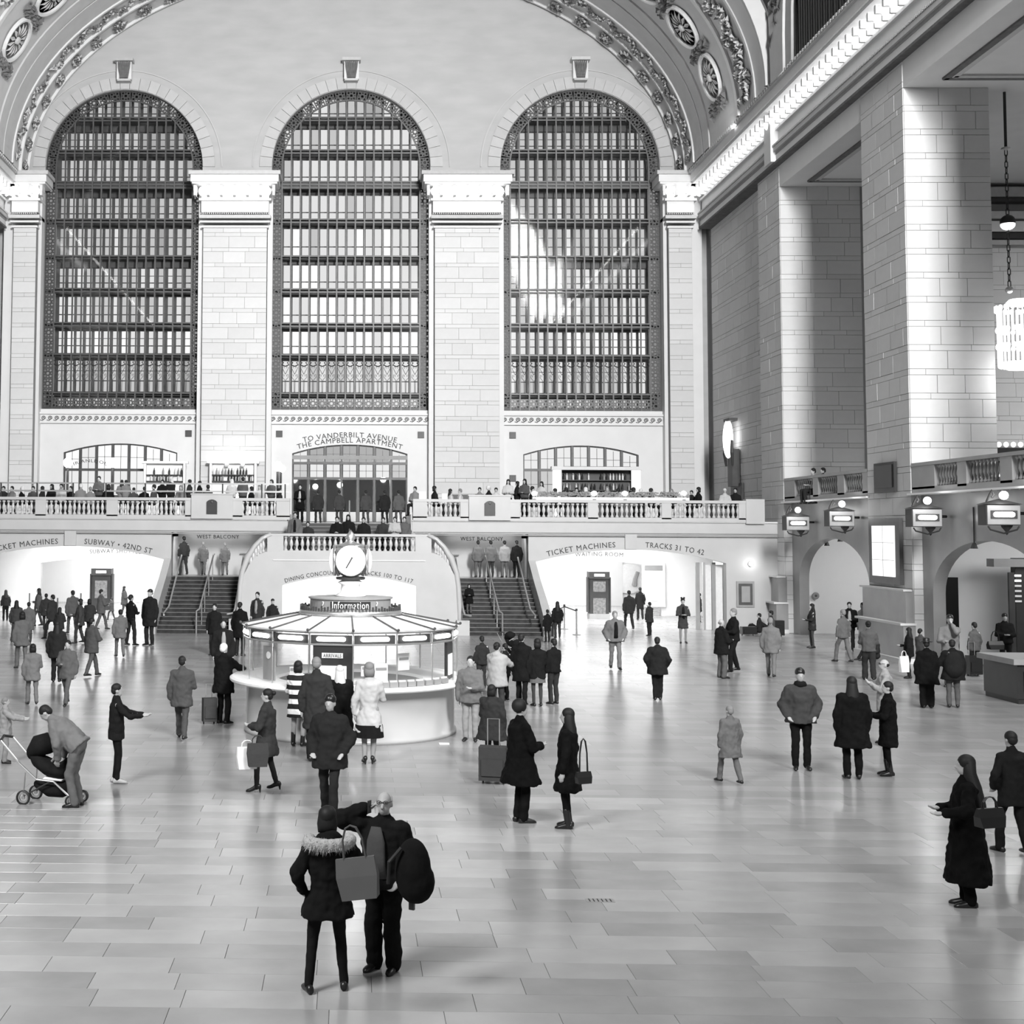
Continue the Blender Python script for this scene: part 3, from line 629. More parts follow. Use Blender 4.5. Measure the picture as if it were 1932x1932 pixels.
# door openings at the right end of the right passage, steel jambs
dj = struct(empty('door_1', (0, 59.3, 0)))
for x_, w_, m_ in ((at(1316, 1100, 59.3).x, .16, GREYP), (at(1328, 1100, 59.3).x, .1, STEEL), (at(1346, 1100, 59.3).x, .16, GREYP)): MB().box((x_, 0, 1.45), (w_, .12, 2.9)).build('jamb', m_, dj)
for x_ in (at(1337, 1100, 59.4).x, at(1358, 1100, 59.4).x): MB().box((x_, .08, 1.4), (.42, .04, 2.8)).build('leaf', PAPER, dj)
wp = thing('wall_panel', 'grey framed metal panel on the wall near the right corner', 'panel', (at(1406, 1121, YB).x, YB-.03, at(1406, 1121, YB).z))
MB().box((0, 0, 0), (.76, .06, 1.1)).build('frame', GREYP, wp); MB().box((0, -.04, 0), (.58, .03, .9)).build('panel', BRONZE, wp); MB().box((0, -.06, 0), (.36, .02, .68)).build('inner_panel', GREYP, wp)
sl = thing('wall_lamp', 'round glowing wall lamp above the grey metal panel', 'lamp', (at(1415, 1064, YB).x, YB-.1, at(1415, 1064, YB).z))
MB().ell((0, -.02, 0), (.09, .09, .09)).build('globe', LAMP, sl, smooth=True); MB().lathe([(.1, 0), (.1, .04), (.06, .06)], 12).build('backplate', STEEL, sl, (0, .08, 0)).rotation_euler = (PI/2, 0, 0)
point('wall_lamp_light', tuple(Vector(sl.location)+Vector((0, -.35, 0))), 7, .1)

# glazed restaurant arches on the balcony wall
def arch_window(name, x0, x1, cols, z0, transom, panes_m, zs=8.2, zc=8.68, doors=False):
    w = struct(empty(name, ((x0+x1)/2, YW+.12, 0))); hw = (x1-x0)/2; h = zc-zs; R = (hw*hw+h*h)/(2*h)
    top = lambda x: zc-R+math.sqrt(R*R-x*x)
    k = 2*hw/cols
    for i in range(cols+1):
        x = -hw+i*k; MB().box((x, 0, (z0+top(min(abs(x), hw-.01)))/2), (.1, .12, top(min(abs(x), hw-.01))-z0)).build('mullion', BRONZE, w)
    for i in range(cols):
        xa, xb = -hw+i*k+.09, -hw+(i+1)*k-.09; xm = (xa+xb)/2
        zz = [z0]+transom
        for q in range(len(zz)):
            zl = zz[q]+.07
            if q+1 < len(zz): pl = [(xa, zl), (xb, zl), (xb, zz[q+1]-.07), (xa, zz[q+1]-.07)]
            else: pl = [(xa, zl), (xb, zl), (xb, top(xb)-.07), (xa, top(xa)-.07)]
            m_ = panes_m(i, q)
            if m_ is not None: sheet('pane', pl, [], .02, .02, m_, w)
            if not (doors and q == 0): MB().box((xm, -.02, (pl[0][1]+pl[2][1])/2), (.025, .03, pl[2][1]-pl[0][1])).box((xm, -.02, (pl[0][1]+pl[2][1])/2), (xb-xa, .03, .025)).build('glazing_bar', BRONZE, w)
    for z in transom: MB().box((0, -.02, z), (2*hw, .12, .12)).build('transom', BRONZE, w)
    fr = seg_arch(-hw, hw, z0, zs, zc, 12); pts = [(x, 0, z) for x, z in fr[2:]]; MB().tube(pts, .06, 5).build('head_frame', BRONZE, w)
    return w
arch_window('window_4', -15.05, -9.05, 7, 4.6, [5.9, 7.3], lambda i, q: PANE[4] if q == 2 and i != 1 else PANE[3] if q else PANE[3])
arch_window('window_5', -3.02, 3.02, 7, 4.6, [6.9, 7.7], lambda i, q: (DGLASS if q == 0 else PANE[2] if (q == 1 and i in (0, 6)) else PANE[3] if q == 1 else (PANE[3] if i in (0, 6) else PANE[1])), doors=True)
arch_window('window_6', 9.05, 15.05, 7, 4.6, [5.9, 7.4], lambda i, q: PANE[3] if q == 2 else PANE[2])
for i in range(7):    # bottom door rails
    d = MB().box((0, 0, 0), (.66, .05, .5)).build('door_kickplate', SMOOTH, None, (-2.59+i*.863, YW+.05, 4.9)); d['kind'] = 'structure'
struct(MB().box((0, 77, 6), (8, .2, 4)).build('wall_vestibule_back', GREYP)); struct(MB().box((0, 74, 8.0), (8, 6, .2)).build('ceiling_vestibule', GREYP))
for px_, py_ in ((595, 918), (641, 915), (723, 905)):
    P = at(px_, py_, 72.5); q = thing('hanging_lamp', {595: 'bright star shaped ceiling lamp behind the left doors', 641: 'brightest ceiling lamp behind the central doors', 723: 'small bright lamp above the right doors'}[px_], 'lamp', tuple(P))
    MB().ell((0, 0, 0), (.16, .16, .16)).build('globe', LAMP, q, smooth=True); MB().tube([(0, 0, .14), (0, 0, 7.9-P.z)], .015, 5).build('stem', BRONZD, q)
    point('vestibule_light', (P.x, P.y-.4, P.z-.1), 120, .15)
# bar shelving in the left and right arches
def bottle_mesh():
    if 'bottle' not in _blk: _blk['bottle'] = MB().lathe([(.04, 0), (.045, .02), (.045, .2), (.018, .27), (.018, .34), (.001, .345)], 8).mesh('bottle')
    return _blk['bottle']
rb = random.Random(31)
def shelf_unit(label, pxa, pxb, pys, n, Y=69.9, group='bottles', frame=True, m=WHITE, depth=.3, blab=''):
    x0, x1 = at(pxa, 900, Y).x, at(pxb, 900, Y).x; zs_ = [at(pxa, y, Y).z for y in pys]; b0 = 4.85
    s_ = thing('bar_shelf', label, 'shelf', ((x0+x1)/2, Y, b0))
    MB().box((0, .2, (max(zs_)+.6-b0)/2), (x1-x0+.2, .06, max(zs_)+.6-b0)).build('back', m, s_)
    for xx in (x0-.06, x1+.06): MB().box((xx-(x0+x1)/2, .02, (max(zs_)+.6-b0)/2), (.12, depth, max(zs_)+.6-b0)).build('side', m, s_)
    MB().box((0, .02, max(zs_)+.65-b0), (x1-x0+.5, depth+.1, .12)).build('top', m, s_)
    for z in zs_:
        MB().box((0, .02, z-b0), (x1-x0, depth, .04)).build('shelf_board', DARKP, s_)
        for i in range(n):
            if rb.random() < .2: continue
            o = link('bottle', bottle_mesh(), rb.choice((IRON, GREYP, BRONZD, PAPER)), None, (x0+.1+(x1-x0-.2)*i/max(n-1, 1), Y-.02, z+.02))
            o['label'] = blab.replace('small bottle on', 'small bottle on the '+('upper' if z == max(zs_) else 'lower')+' one of'); o['category'] = 'bottle'; o['group'] = group+(', upper row' if z == max(zs_) else ', lower row')
shelf_unit('white back-bar shelf of bottles in the right half of the left arch', 276, 346, (896, 908), 12, group='bottles on the left arch shelves', blab='small bottle on the dark shelves of the left restaurant arch')
shelf_unit('white lit back-bar shelf against the left wall pier', 400, 480, (896, 908), 14, Y=69.6, group='bottles against the left pier', blab='small bottle on the lit shelves against the left wall pier')
shelf_unit('dark back-bar of bottles framed by white pillars in the right arch', 1060, 1190, (906, 925), 22, Y=69.9, m=DARKP, group='bottles in the right arch bar', blab='small bottle on the dark bar shelves of the right arch')
for px_ in (1051, 1200):
    P = at(px_, 910, 69.6); q = thing('bar_pillar', 'glowing white pillar at the %s end of the right arch bar' % ('left' if px_ < 1100 else 'right'), 'pillar', (P.x, 69.6, 4.5)); MB().box((0, 0, 1.45), (.42, .3, 2.9)).build('shaft', PANE[4], q); MB().box((0, 0, 2.95), (.6, .4, .14)).build('cap', SMOOTH, q)
P = at(1125, 884, 69.5); q = MB().box((0, 0, 0), (4.6, .5, .16)).build('bar_canopy', SMOOTH, None, (P.x, 69.5, P.z)); q['label'] = 'long flat grey canopy over the right arch bar'; q['category'] = 'canopy'
text('MICHAEL JORDAN', .22, 'shop_sign', INK, None, tuple(at(168, 873, 70.7)), arc=3.0, width=2.1).update() if False else None
tx = text('IRIANLDOL', .24, 'shop_sign', INK, None, (at(170, 872, 70.9).x, 70.96, at(170, 872, 70.9).z), arc=2.2, width=1.75); tx['label'] = 'arched row of dark sign letters in the left restaurant arch'; tx['category'] = 'sign'
for px_, py_ in ((428, 872), (458, 872)):
    P = at(px_, 876, 69.4); q = thing('uplight', 'bright uplight on the left wall pier, %s of the two' % ('left' if px_ < 440 else 'right'), 'lamp', tuple(P)); MB().box((0, 0, -.06), (.2, .16, .1)).build('housing', STEEL, q); MB().ell((0, 0, .02), (.09, .07, .05)).build('bulb', LAMP, q)
    point('pier_uplight', (P.x, 69.4, P.z+.25), 22, .1)
# globe lamps on posts along the restaurant, and table lamps on the right balcony
for px_, py_, lab, h_ in ((128, 873, 'white globe lamp on a dark post, leftmost on the left balcony', 900), (213, 873, 'white globe lamp on a dark post by the left arch centre', 900), (524, 880, 'white globe lamp on twin dark posts left of the central doors', 905)):
    P = at(px_, py_, 64.0); q = thing('globe_lamp', lab, 'lamp', (P.x, 64.0, 4.85)); P.z -= .35; MB().tube([(0, 0, 0), (0, 0, P.z-4.5-.2)], .06, 8).build('post', IRON, q)
    MB().ell((0, 0, P.z-4.5), (.22, .22, .24)).build('globe', LAMP, q, smooth=True); MB().lathe([(.16, 0), (.16, .05), (.08, .12)], 10, (0, 0, 0)).build('foot', IRON, q)
    if px_ == 524: MB().tube([(.14, 0, 0), (.14, 0, P.z-4.6)], .06, 8).build('post', IRON, q); MB().ell((.2, 0, P.z-4.6), (.18, .18, .18)).build('globe', LAMP, q)
    point('globe_light', (P.x, 63.6, P.z+.35), 60, .2)
for px_ in (1008, 1121, 1179, 1290):
    P = at(px_, 931, YB); q = thing('table_lamp', 'small glowing table lamp on the right balcony, '+{1008: 'below the left end of the bar arch', 1121: 'below the middle of the bar', 1179: 'below the right end of the bar', 1290: 'right of the bar arch'}[px_], 'lamp', (P.x, YB, 5.565))
    MB().lathe([(.09, 0), (.09, .02), (.015, .04), (.015, .2)], 10).build('base', BRONZE, q); MB().ell((0, 0, P.z-5.565), (.12, .12, .11)).build('shade', LAMP, q, smooth=True)
# terrace railing behind the left balustrade
rl = thing('terrace_railing', 'slim metal terrace railing with dark posts behind the left balustrade', 'railing', (0, 60.2, 4.5))
for a, c in ((-30, 138), (200, 545)):
    for z_, m_ in ((1.72, STEEL), (1.38, STEEL)): MB().box(((at(a, 920, 60.2).x+at(c, 920, 60.2).x)/2, 0, z_), (at(c, 920, 60.2).x-at(a, 920, 60.2).x, .05, .07)).build('rail', m_, rl)
for a in (2, 70, 138, 200, 274, 348, 420, 494, 538): MB().box((at(a, 920, 60.2).x, 0, .85), (.06, .06, 1.75)).build('post', IRON, rl)
# planter hedge of flowers on the right rail
pm = MB(); rh = random.Random(4)
for _ in range(900):
    x = rh.uniform(at(1005, 940, YB).x, at(1300, 940, YB).x); z = rh.uniform(0, .2); y = rh.uniform(-.1, .1); q = .05
    pm.add([(x, y, z), (x+q, y+.02, z+.03), (x, y-.03, z+q*1.3), (x-q, y, z+.02)], [(0, 1, 2), (0, 2, 3)])
pl = thing('planter', 'long low planter of small leaves on the right balcony rail', 'planter', (0, YB+.05, 5.68))
pm.build('foliage', GREYP, pl, kind='stuff'); MB().box(((at(1005, 940, YB).x+at(1300, 940, YB).x)/2, 0, -.06), (12.0*.56, .2, .12)).build('trough', SMOOTH, pl)
mb_ = thing('menu_board', 'white menu board standing right of the central doors', 'sign', (at(797, 930, 61).x, 61, 4.5)); MB().box((0, 0, .95), (.32, .04, 1.0)).build('board', PAPER, mb_); MB().tube([(0, .03, 0), (0, .03, .6)], .03, 6).build('post', IRON, mb_)
mb_ = thing('menu_board', 'small white menu card on a stand behind the right balustrade', 'sign', (at(839, 935, 60.45).x, 60.45, 4.5)); MB().box((0, 0, 1.15), (.26, .04, .4)).build('board', PAPER, mb_); MB().tube([(0, .03, 0), (0, .03, .95)], .03, 6).build('post', IRON, mb_)
q = MB().box((0, 0, .55), (2.4, .7, 1.1)).build('dark_banquette', DARKP, None, (at(885, 930, 66).x, 66, 4.85)); q['label'] = 'long black bench behind the right balustrade'; q['category'] = 'bench'
sc_ = thing('wall_lantern', 'tall bright wall lantern above the door on the far right wall', 'lamp', (18.45, 65.6, 6.4))
MB().box((0, 0, .9), (.35, .8, 1.8)).build('body', BRONZD, sc_)
MB().ell((-.25, 0, 2.3), (.25, .32, .95), 10, 8).build('glow_glass', LAMP3, sc_, smooth=True)
for q in (-1, 1): MB().tube([(-.2, q*.55, 1.0), (-.25, q*.62, 1.6), (-.22, q*.55, 2.2)], [.05, .09, .06], 6).build('chain', BRONZD, sc_)
MB().box((-.15, -.1, 3.2), (.4, 1.0, .14)).build('hood', BRONZD, sc_)
d2 = struct(empty('door_2', (18.62, 65.6, 4.5))); MB().box((0, 0, 1.0), (.12, 1.9, 2.1)).build('frame', BRONZE, d2); MB().box((-.06, 0, .95), (.06, 1.5, 1.8)).build('leaf', BRONZD, d2)

# ---- side staircases
for s, lab in ((-1, 'wide dark stone staircase with a steel centre handrail, left of the round kiosk'), (1, 'wide dark stone staircase with a steel centre handrail, right of the round kiosk')):
    st = thing('staircase', lab, 'staircase', (0, 55.15, 0)); N_ = 14; rr, tr = .155, .285
    for i in range(N_):
        xo = 7.7+.15*(1-i/N_); xi = 4.45
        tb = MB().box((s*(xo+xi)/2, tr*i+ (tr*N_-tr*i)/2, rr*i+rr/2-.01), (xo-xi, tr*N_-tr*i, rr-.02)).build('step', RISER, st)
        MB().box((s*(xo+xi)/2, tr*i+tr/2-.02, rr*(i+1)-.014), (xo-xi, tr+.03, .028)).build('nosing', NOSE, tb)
    MB().box((s*6.25, tr*N_+.95, rr*N_/2-.0), (3.6, 1.9, rr*N_-.0)).build('landing', MARBD, st)
    for xx, zoff in ((6.05, 0),):
        P0 = (s*xx, -.05, .95); pts = [(s*(xx+.12), -.1, .9), (s*xx, 0, .98), (s*(xx-.15), tr*N_, rr*N_+.95), (s*(xx-.15), tr*N_+.35, rr*N_+.95)]
        MB().tube(pts, .035, 8).build('handrail', STEEL, st)
        MB().tube([(s*(xx+.12), -.1, 0), (s*(xx+.12), -.1, .9)], .035, 8).build('newel', STEEL, st)
        for q in (2, 5, 9, 13): MB().tube([(s*(xx-.15*q/14), tr*q, rr*q), (s*(xx-.15*q/14), tr*q, rr*q+.95)], .022, 6).build('rail_post', STEEL, st)
    for q in (-.0,): MB().tube([(s*7.45, -.35, .75), (s*7.5, -.05, .8), (s*7.35, .4, 1.05), (s*7.3, tr*N_, rr*N_+.9)], .035, 8).build('side_handrail', STEEL, st)
    MB().tube([(s*4.9, -.5, .8), (s*4.65, -.35, .85), (s*4.62, 0, 1.0), (s*4.6, tr*N_, rr*N_+.9)], .035, 8).build('side_handrail', STEEL, st)
    # outer stone parapet
    pp = struct(empty('wall_stair_parapet')); v = []
    secs = [(-.15, 7.98, .78, .34), (.8, 7.95, 1.35, .32), (2.2, 7.9, 2.1, .3), (3.55, 7.85, 2.95, .3)]
    mb = MB()
    for i in range(3):
        y0, x0_, z0_, w0 = secs[i]; y1, x1_, z1_, w1 = secs[i+1]
        mb.add([(s*(x0_-w0/2), 55.15+y0, 0), (s*(x0_+w0/2), 55.15+y0, 0), (s*(x0_+w0/2), 55.15+y0, z0_), (s*(x0_-w0/2), 55.15+y0, z0_), (s*(x1_-w1/2), 55.15+y1, 0), (s*(x1_+w1/2), 55.15+y1, 0), (s*(x1_+w1/2), 55.15+y1, z1_), (s*(x1_-w1/2), 55.15+y1, z1_)], [(0, 1, 2, 3), (4, 7, 6, 5), (3, 2, 6, 7), (0, 3, 7, 4), (1, 5, 6, 2)])
    mb.build('parapet', WHITE if False else MARB, pp)
    MB().box((s*7.98, 54.85, .42), (.42, .4, .84)).build('newel_block', MARB, pp)
    # landing back wall and flight towards the centre
    struct(MB().box((s*5.4, 61.2, 3.1), (4.9, .3, 2.0)).build('wall_landing', MARB))
    f = thing('upper_flight', 'short flight of stone steps from the %s landing up to the middle' % ('left' if s < 0 else 'right'), 'stairs', (s*4.4, 59.4, 2.17))
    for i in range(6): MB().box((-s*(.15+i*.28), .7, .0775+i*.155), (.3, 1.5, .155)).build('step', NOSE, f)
    MB().tube([(s*.5, 1.5, .95), (s*.2, 1.5, .95), (-s*1.5, 1.5, 1.75)], .03, 6).build('handrail', STEEL, f)
t = text('WEST BALCONY', .24, 'inscription', INK, bf, (at(411, 1012, 61).x, 61.03, at(411, 1016, 61).z), width=1.9)
t = text('WEST BALCONY', .24, 'inscription', INK, bf, (at(909, 1016, 61).x, 61.03, at(909, 1020, 61).z), width=1.9)

# ---- central stair block over the lower concourse ramp
cw = struct(empty('wall_stair_centre')); YC = 55.5
prof = [(-4.45, 0), (-2.72, 0), (-2.72, 1.94)]+[(p[0], p[1]) for p in seg_arch(-2.72, 2.72, 0, 1.94, 2.34, 14)[3:-1]][::-1]+[(2.72, 1.94), (2.72, 0), (4.45, 0)]
side = [(4.45, .9), (4.4, 1.9), (4.3, 2.35), (4.1, 2.75), (3.85, 3.05), (3.62, 3.22)]
poly = prof+side+[(3.4, 3.3), (-3.4, 3.3)]+[(-x, z) for x, z in side[::-1]]
sheet('arched_wall', poly, [], .5, YC+.25, MARB, cw)
rims = [(4.5, .0), (4.5, .8), (4.44, 1.9), (4.36, 2.5), (4.14, 3.1), (3.85, 3.55), (3.55, 3.85), (3.2, 4.02)]
for s in (-1, 1):
    mb = MB(); mb.v = []; secs = []
    for i, (x, z) in enumerate(rims):
        w_ = .26 if i < 5 else .16; hh = .1
        secs.append((Vector((s*(x), YC+.2, z)), Vector((s*(w_/2 if i < 6 else .06), 0, (0 if i < 4 else .07))), Vector((0, .3, 0))))
    mb.ring(secs, 8).build('rim_rail', MARB, cw, smooth=True)
    # curving balustrade on the flank
    for i in range(6):
        x = 3.52+i*.1; z = 3.28-i*i*.028-.02*i; zt = np.interp(x, [3.2, 3.55, 3.85, 4.14, 4.36], [4.02, 3.85, 3.55, 3.1, 2.5])
        o = link('baluster', bal_me, MARB, cw, (s*x, YC+.15, z)); o.scale = (1, 1, max(.3, (zt-z)/.62))
    MB().box((s*3.02, YC+.2, 3.62), (.66, .34, .66)).build('newel_pier', MARB, cw)
    MB().box((s*4.6, YC-.25, .15), (.5, .5, .9)).build('foot_block', MARB, cw)
    # curving side wall running back beside the stairs
    MB().box((s*4.33, YC+1.8, 1.2), (.2, 3.2, 2.3)).build('flank_wall', MARB, cw)
for i in range(24): link('baluster', bal_me, MARB, cw, (-2.6+i*.226, YC+.2, 3.34))
MB().box((0, YC+.2, 4.0), (6.6, .36, .1)).build('cap_rail', MARB, cw); MB().box((0, YC+.2, 3.3), (6.4, .32, .12)).build('plinth_rail', MARB, cw)
MB().box((0, YC-.02, 2.97), (6.2, .04, .04)).build('string_moulding', GREYP if False else SMOOTH, cw)
struct(MB().box((0, 57.5, 3.0), (5.9, 3.9, .2)).build('floor_stair_landing', MARBD))
for tx_, w_, x_ in (('DINING CONCOURSE', 2.25, -1.5), ('TRACKS 100 TO 117', 2.2, 1.5)):
    R_ = 9.3; th = x_/R_; t = text(tx_, .24, 'inscription', INK, cw, (0, YC-.012, 0), arc=R_, width=w_); me = t.data; n = len(me.vertices); a = np.empty(n*3); me.vertices.foreach_get('co', a); a = a.reshape(-1, 3)
    x, z = a[:, 0], a[:, 2]+R_; a[:, 0], a[:, 2] = x*cos(th)+z*sin(th), 2.42-R_+(-x*sin(th)+z*cos(th)); me.vertices.foreach_set('co', a.ravel()); me.update()
# bright ramp room under it
struct(MB().box((0, 60.5, 1.3), (5.9, .2, 2.8)).build('wall_ramp_back', WHITE))
for s in (-1, 1): struct(MB().box((s*2.85, 58.2, 1.3), (.15, 4.6, 2.8)).build('wall_ramp_side', WHITE))
struct(MB().box((0, 58.2, 2.75), (5.9, 4.6, .15)).build('ceiling_ramp', WHITE))
area('ramp_light', (0, 58.0, 2.6), (0, 58.0, 0), 4.5, 3.5, 520)
# steps from the middle landing up to the west balcony
up = thing('staircase', 'dark steps in the middle leading up to the glass doors, people sitting on them', 'staircase', (0, 59.3, 3.1))
for i in range(9):
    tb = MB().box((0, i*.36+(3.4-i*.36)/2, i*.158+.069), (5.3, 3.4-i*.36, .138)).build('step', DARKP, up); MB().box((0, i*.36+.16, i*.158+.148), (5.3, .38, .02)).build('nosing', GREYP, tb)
for s in (-1, 1): struct(MB().box((s*2.75, 60.9, 4.0), (.2, 4.4, 1.8)).build('wall_step_cheek', MARB))
MB().tube([(.0, 0, 1.0), (0, 3.2, 2.45)], .03, 6).build('handrail', STEEL, up)
for y_ in (0, 3.1): MB().tube([(0, y_, .1), (0, y_, 1.0+y_*.45)], .03, 6).build('rail_post', STEEL, up)

# ================= INFORMATION KIOSK =================
KX, KY = .03, 29.05
k = thing('information_kiosk', 'round white marble information kiosk with a glass drum and conical roof', 'kiosk', (KX, KY, 0))
MB().lathe([(2.24, 0), (2.24, .08), (2.2, .1), (2.2, 1.0), (2.26, 1.04)], 64).build('counter_base', MARB, k, smooth=True)
MB().lathe([(2.0, 1.03), (2.52, 1.03), (2.55, 1.06), (2.55, 1.1), (2.5, 1.13), (2.0, 1.13)], 64, caps=False).build('counter_top', WHITE, k)
MB().lathe([(2.0, 1.13), (1.55, 1.1), (1.5, 1.0)], 48, caps=False).build('inner_desk', WHITE, k)
MB().lathe([(1.6, .95), (.01, .95)], 32, caps=False).build('inner_floor', PAPER, k)
NP = 16; RK = 2.27; a0 = math.radians(1.4-90-22.5*8)
roof = MB(); v = []
for i in range(NP):
    a = a0+i*2*PI/NP; v += [(RK*1.02*cos(a), RK*1.02*sin(a), 2.2), (1.15*cos(a), 1.15*sin(a), 2.42)]
roof.add(v, [(2*i, 2*((i+1) % NP), 2*((i+1) % NP)+1, 2*i+1) for i in range(NP)]); roof.build('roof', WHITE, k)
for i in range(NP):
    a = a0+i*2*PI/NP; am = a+PI/NP; c_, s__ = cos(a), sin(a); cm, sm_ = cos(am), sin(am); rm = RK*cos(PI/NP); L = 2*RK*sin(PI/NP)
    MB().tube([(RK*c_, RK*s__, 1.13), (RK*c_, RK*s__, 2.2)], .014, 6).build('mullion', STEEL, k)
    MB().tube([(RK*1.03*c_, RK*1.03*s__, 2.22), (1.15*c_, 1.15*s__, 2.44)], .016, 5).build('roof_rib', BRONZE, k)
    MB().ell((RK*1.03*c_, RK*1.03*s__, 2.24), (.03, .03, .03), 8, 6).build('roof_stud', BRONZE, k)
    rz = am+PI/2
    MB().box((0, 0, 0), (L, .03, .05)).build('fascia_rail', STEEL, k, (rm*cm, rm*sm_, 2.19), ).rotation_euler[2] = rz
    MB().box((0, 0, 0), (L-.06, .02, .17)).build('light_box', BRONZD, k, ((rm-.04)*cm, (rm-.04)*sm_, 2.05)).rotation_euler[2] = rz
    MB().box((0, 0, 0), (L, .03, .03)).build('transom', STEEL, k, (rm*cm, rm*sm_, 1.95)).rotation_euler[2] = rz
    o = MB().cap((-.25, 0, 0), (.25, 0, 0), .045, .045, 8).build('light_tube', TUBE, k, ((rm)*cm, rm*sm_, 2.06), smooth=True); o.rotation_euler[2] = rz
    if i % NP not in (0,):
        g_ = MB(); g_.add([(-L/2, 0, 1.13), (L/2, 0, 1.13), (L/2, 0, 1.95), (-L/2, 0, 1.95)], [(0, 1, 2, 3)]); g_.build('glass_panel', GLASS, k, (rm*cm, rm*sm_, 0)).rotation_euler[2] = rz
def on_drum(px, r=2.2):
    a = math.asin(max(-.99, min(.99, (px-663)/201)))-PI/2; return r*cos(a), r*sin(a), a+PI/2
# arrivals panel with its screen
x_, y_, rz = on_drum(631, 2.18)
ap = thing('arrivals_board', 'black arrivals panel with a glowing screen set in the front of the kiosk', 'screen', (KX+x_, KY+y_, 1.14), rz)
MB().box((0, 0, .4), (.78, .05, .8)).build('panel', DARKP, ap); MB().box((0, -.04, .22), (.56, .04, .36)).build('screen', SCRE, ap); MB().box((0, -.035, .6), (.42, .02, .1)).build('sign_plate', PAPER, ap)
text('ARRIVALS', .1, 'lettering', INK, ap, (0, -.047, .565), width=.36)
x_, y_, rz = on_drum(857, 2.12)
ap = thing('screen_cabinet', 'tall dark cabinet with a white screen at the right edge of the kiosk', 'screen', (KX+x_, KY+y_, 1.14), rz)
MB().box((0, 0, .38), (.6, .06, .76)).build('panel', DARKP, ap); MB().box((0, -.04, .3), (.44, .04, .42)).build('screen', SCRE, ap)
x_, y_, rz = on_drum(506, 2.1)
ap = thing('charity_poster', 'dark poster with a white dial and lettering behind the left kiosk glass', 'poster', (KX+x_, KY+y_, 1.14), rz)
MB().box((0, 0, .36), (.4, .03, .68)).build('sheet', GREYP, ap); MB().lathe([(.001, 0), (.07, 0), (.075, .01)], 16).build('dial', WHITE, ap, (0, -.02, .52)).rotation_euler = (PI/2, 0, 0)
for px_, z_, w_, h_, lab in ((724, 1.4, .28, .34, 'white notice sheet leaning in the kiosk window right of the arrivals screen'), (697, 1.42, .26, .2, 'small printed card in the kiosk window beside the white notice'), (790, 1.55, .3, .34, 'bright monitor inside the right part of the kiosk'), (552, 1.35, .24, .22, 'light computer monitor behind the left kiosk glass')):
    x_, y_, rz = on_drum(px_, 2.0 if z_ < 1.5 else 1.7); q = thing('notice' if z_ < 1.5 else 'monitor', lab, 'notice' if 'monitor' not in lab else 'monitor', (KX+x_, KY+y_, z_), rz)
    MB().box((0, 0, 0), (w_, .03, h_)).build('sheet' if z_ < 1.5 else 'casing', PAPER if z_ < 1.5 else WHITE, q); MB().box((0, -.02, .06), (w_*.8, .01, .05)).build('heading', GREYP, q)
for i in range(10):
    x_, y_, rz = on_drum(690+i*15, 2.36); q = thing('leaflet_tray', 'low grey leaflet tray on the kiosk counter', 'tray', (KX+x_, KY+y_, 1.135), rz, group='leaflet trays along the kiosk counter')
    MB().box((0, 0, .05), (.18, .08, .1)).build('tray', GREYP, q); MB().box((0, .01, .1), (.15, .05, .06)).build('leaflets', PAPER, q)
# crown: sign ring, pedestal and four-faced clock
MB().lathe([(1.05, 2.4), (1.1, 2.42), (1.08, 2.52), (.95, 2.56)], 48).build('crown_base', STEEL, k, smooth=True)
cr_ = MB(); rc = random.Random(8)
for i in range(90):
    a = 2*PI*i/90; h = .06+.06*rc.random(); cr_.box((1.06*cos(a), 1.06*sin(a), 2.52+h/2), (.03, .03, h), a)
cr_.build('crown_cresting', BRONZE, k, kind='stuff')
MB().lathe([(.86, 2.54), (.86, 2.74), (.9, 2.76), (.9, 2.79), (.2, 2.8)], 48).build('sign_ring', GREYP, k, smooth=False)
text('Information', .22, 'lettering', LWHT, k, (0, 0, 2.575), cyl=.89, width=.78, ext=.01)
MB().lathe([(.868, 2.56), (.868, 2.72)], 24, arc=1.0, a0=-PI/2-.5, caps=False).build('dark_band', DARKP, k)
for a in (-40, 38): 
    o = text('?', .19, 'lettering', LWHT, k, (.89*sin(math.radians(a)), -.89*cos(math.radians(a)), 2.59)); o.rotation_euler[2] = math.radians(a)
cl = thing('four_faced_clock', 'four faced brass ball clock with glowing dials on top of the kiosk', 'clock', (KX, KY, 2.79))
MB().lathe([(.3, 0), (.34, .03), (.22, .1), (.2, .25), (.28, .3), (.15, .38), (.2, .42), (.14, .46)], 20).build('pedestal', WHITE, cl, smooth=True)
MB().lathe([(.3, .36), (.32, .4), (.3, .42)], 20).build('collar', BRONZE, cl)
MB().lathe([(.16, .44), (.3, .5), (.36, .62), (.38, .78), (.36, .95), (.33, 1.04), (.3, 1.08), (.05, 1.15)], 24).build('body', STEEL, cl, smooth=True)
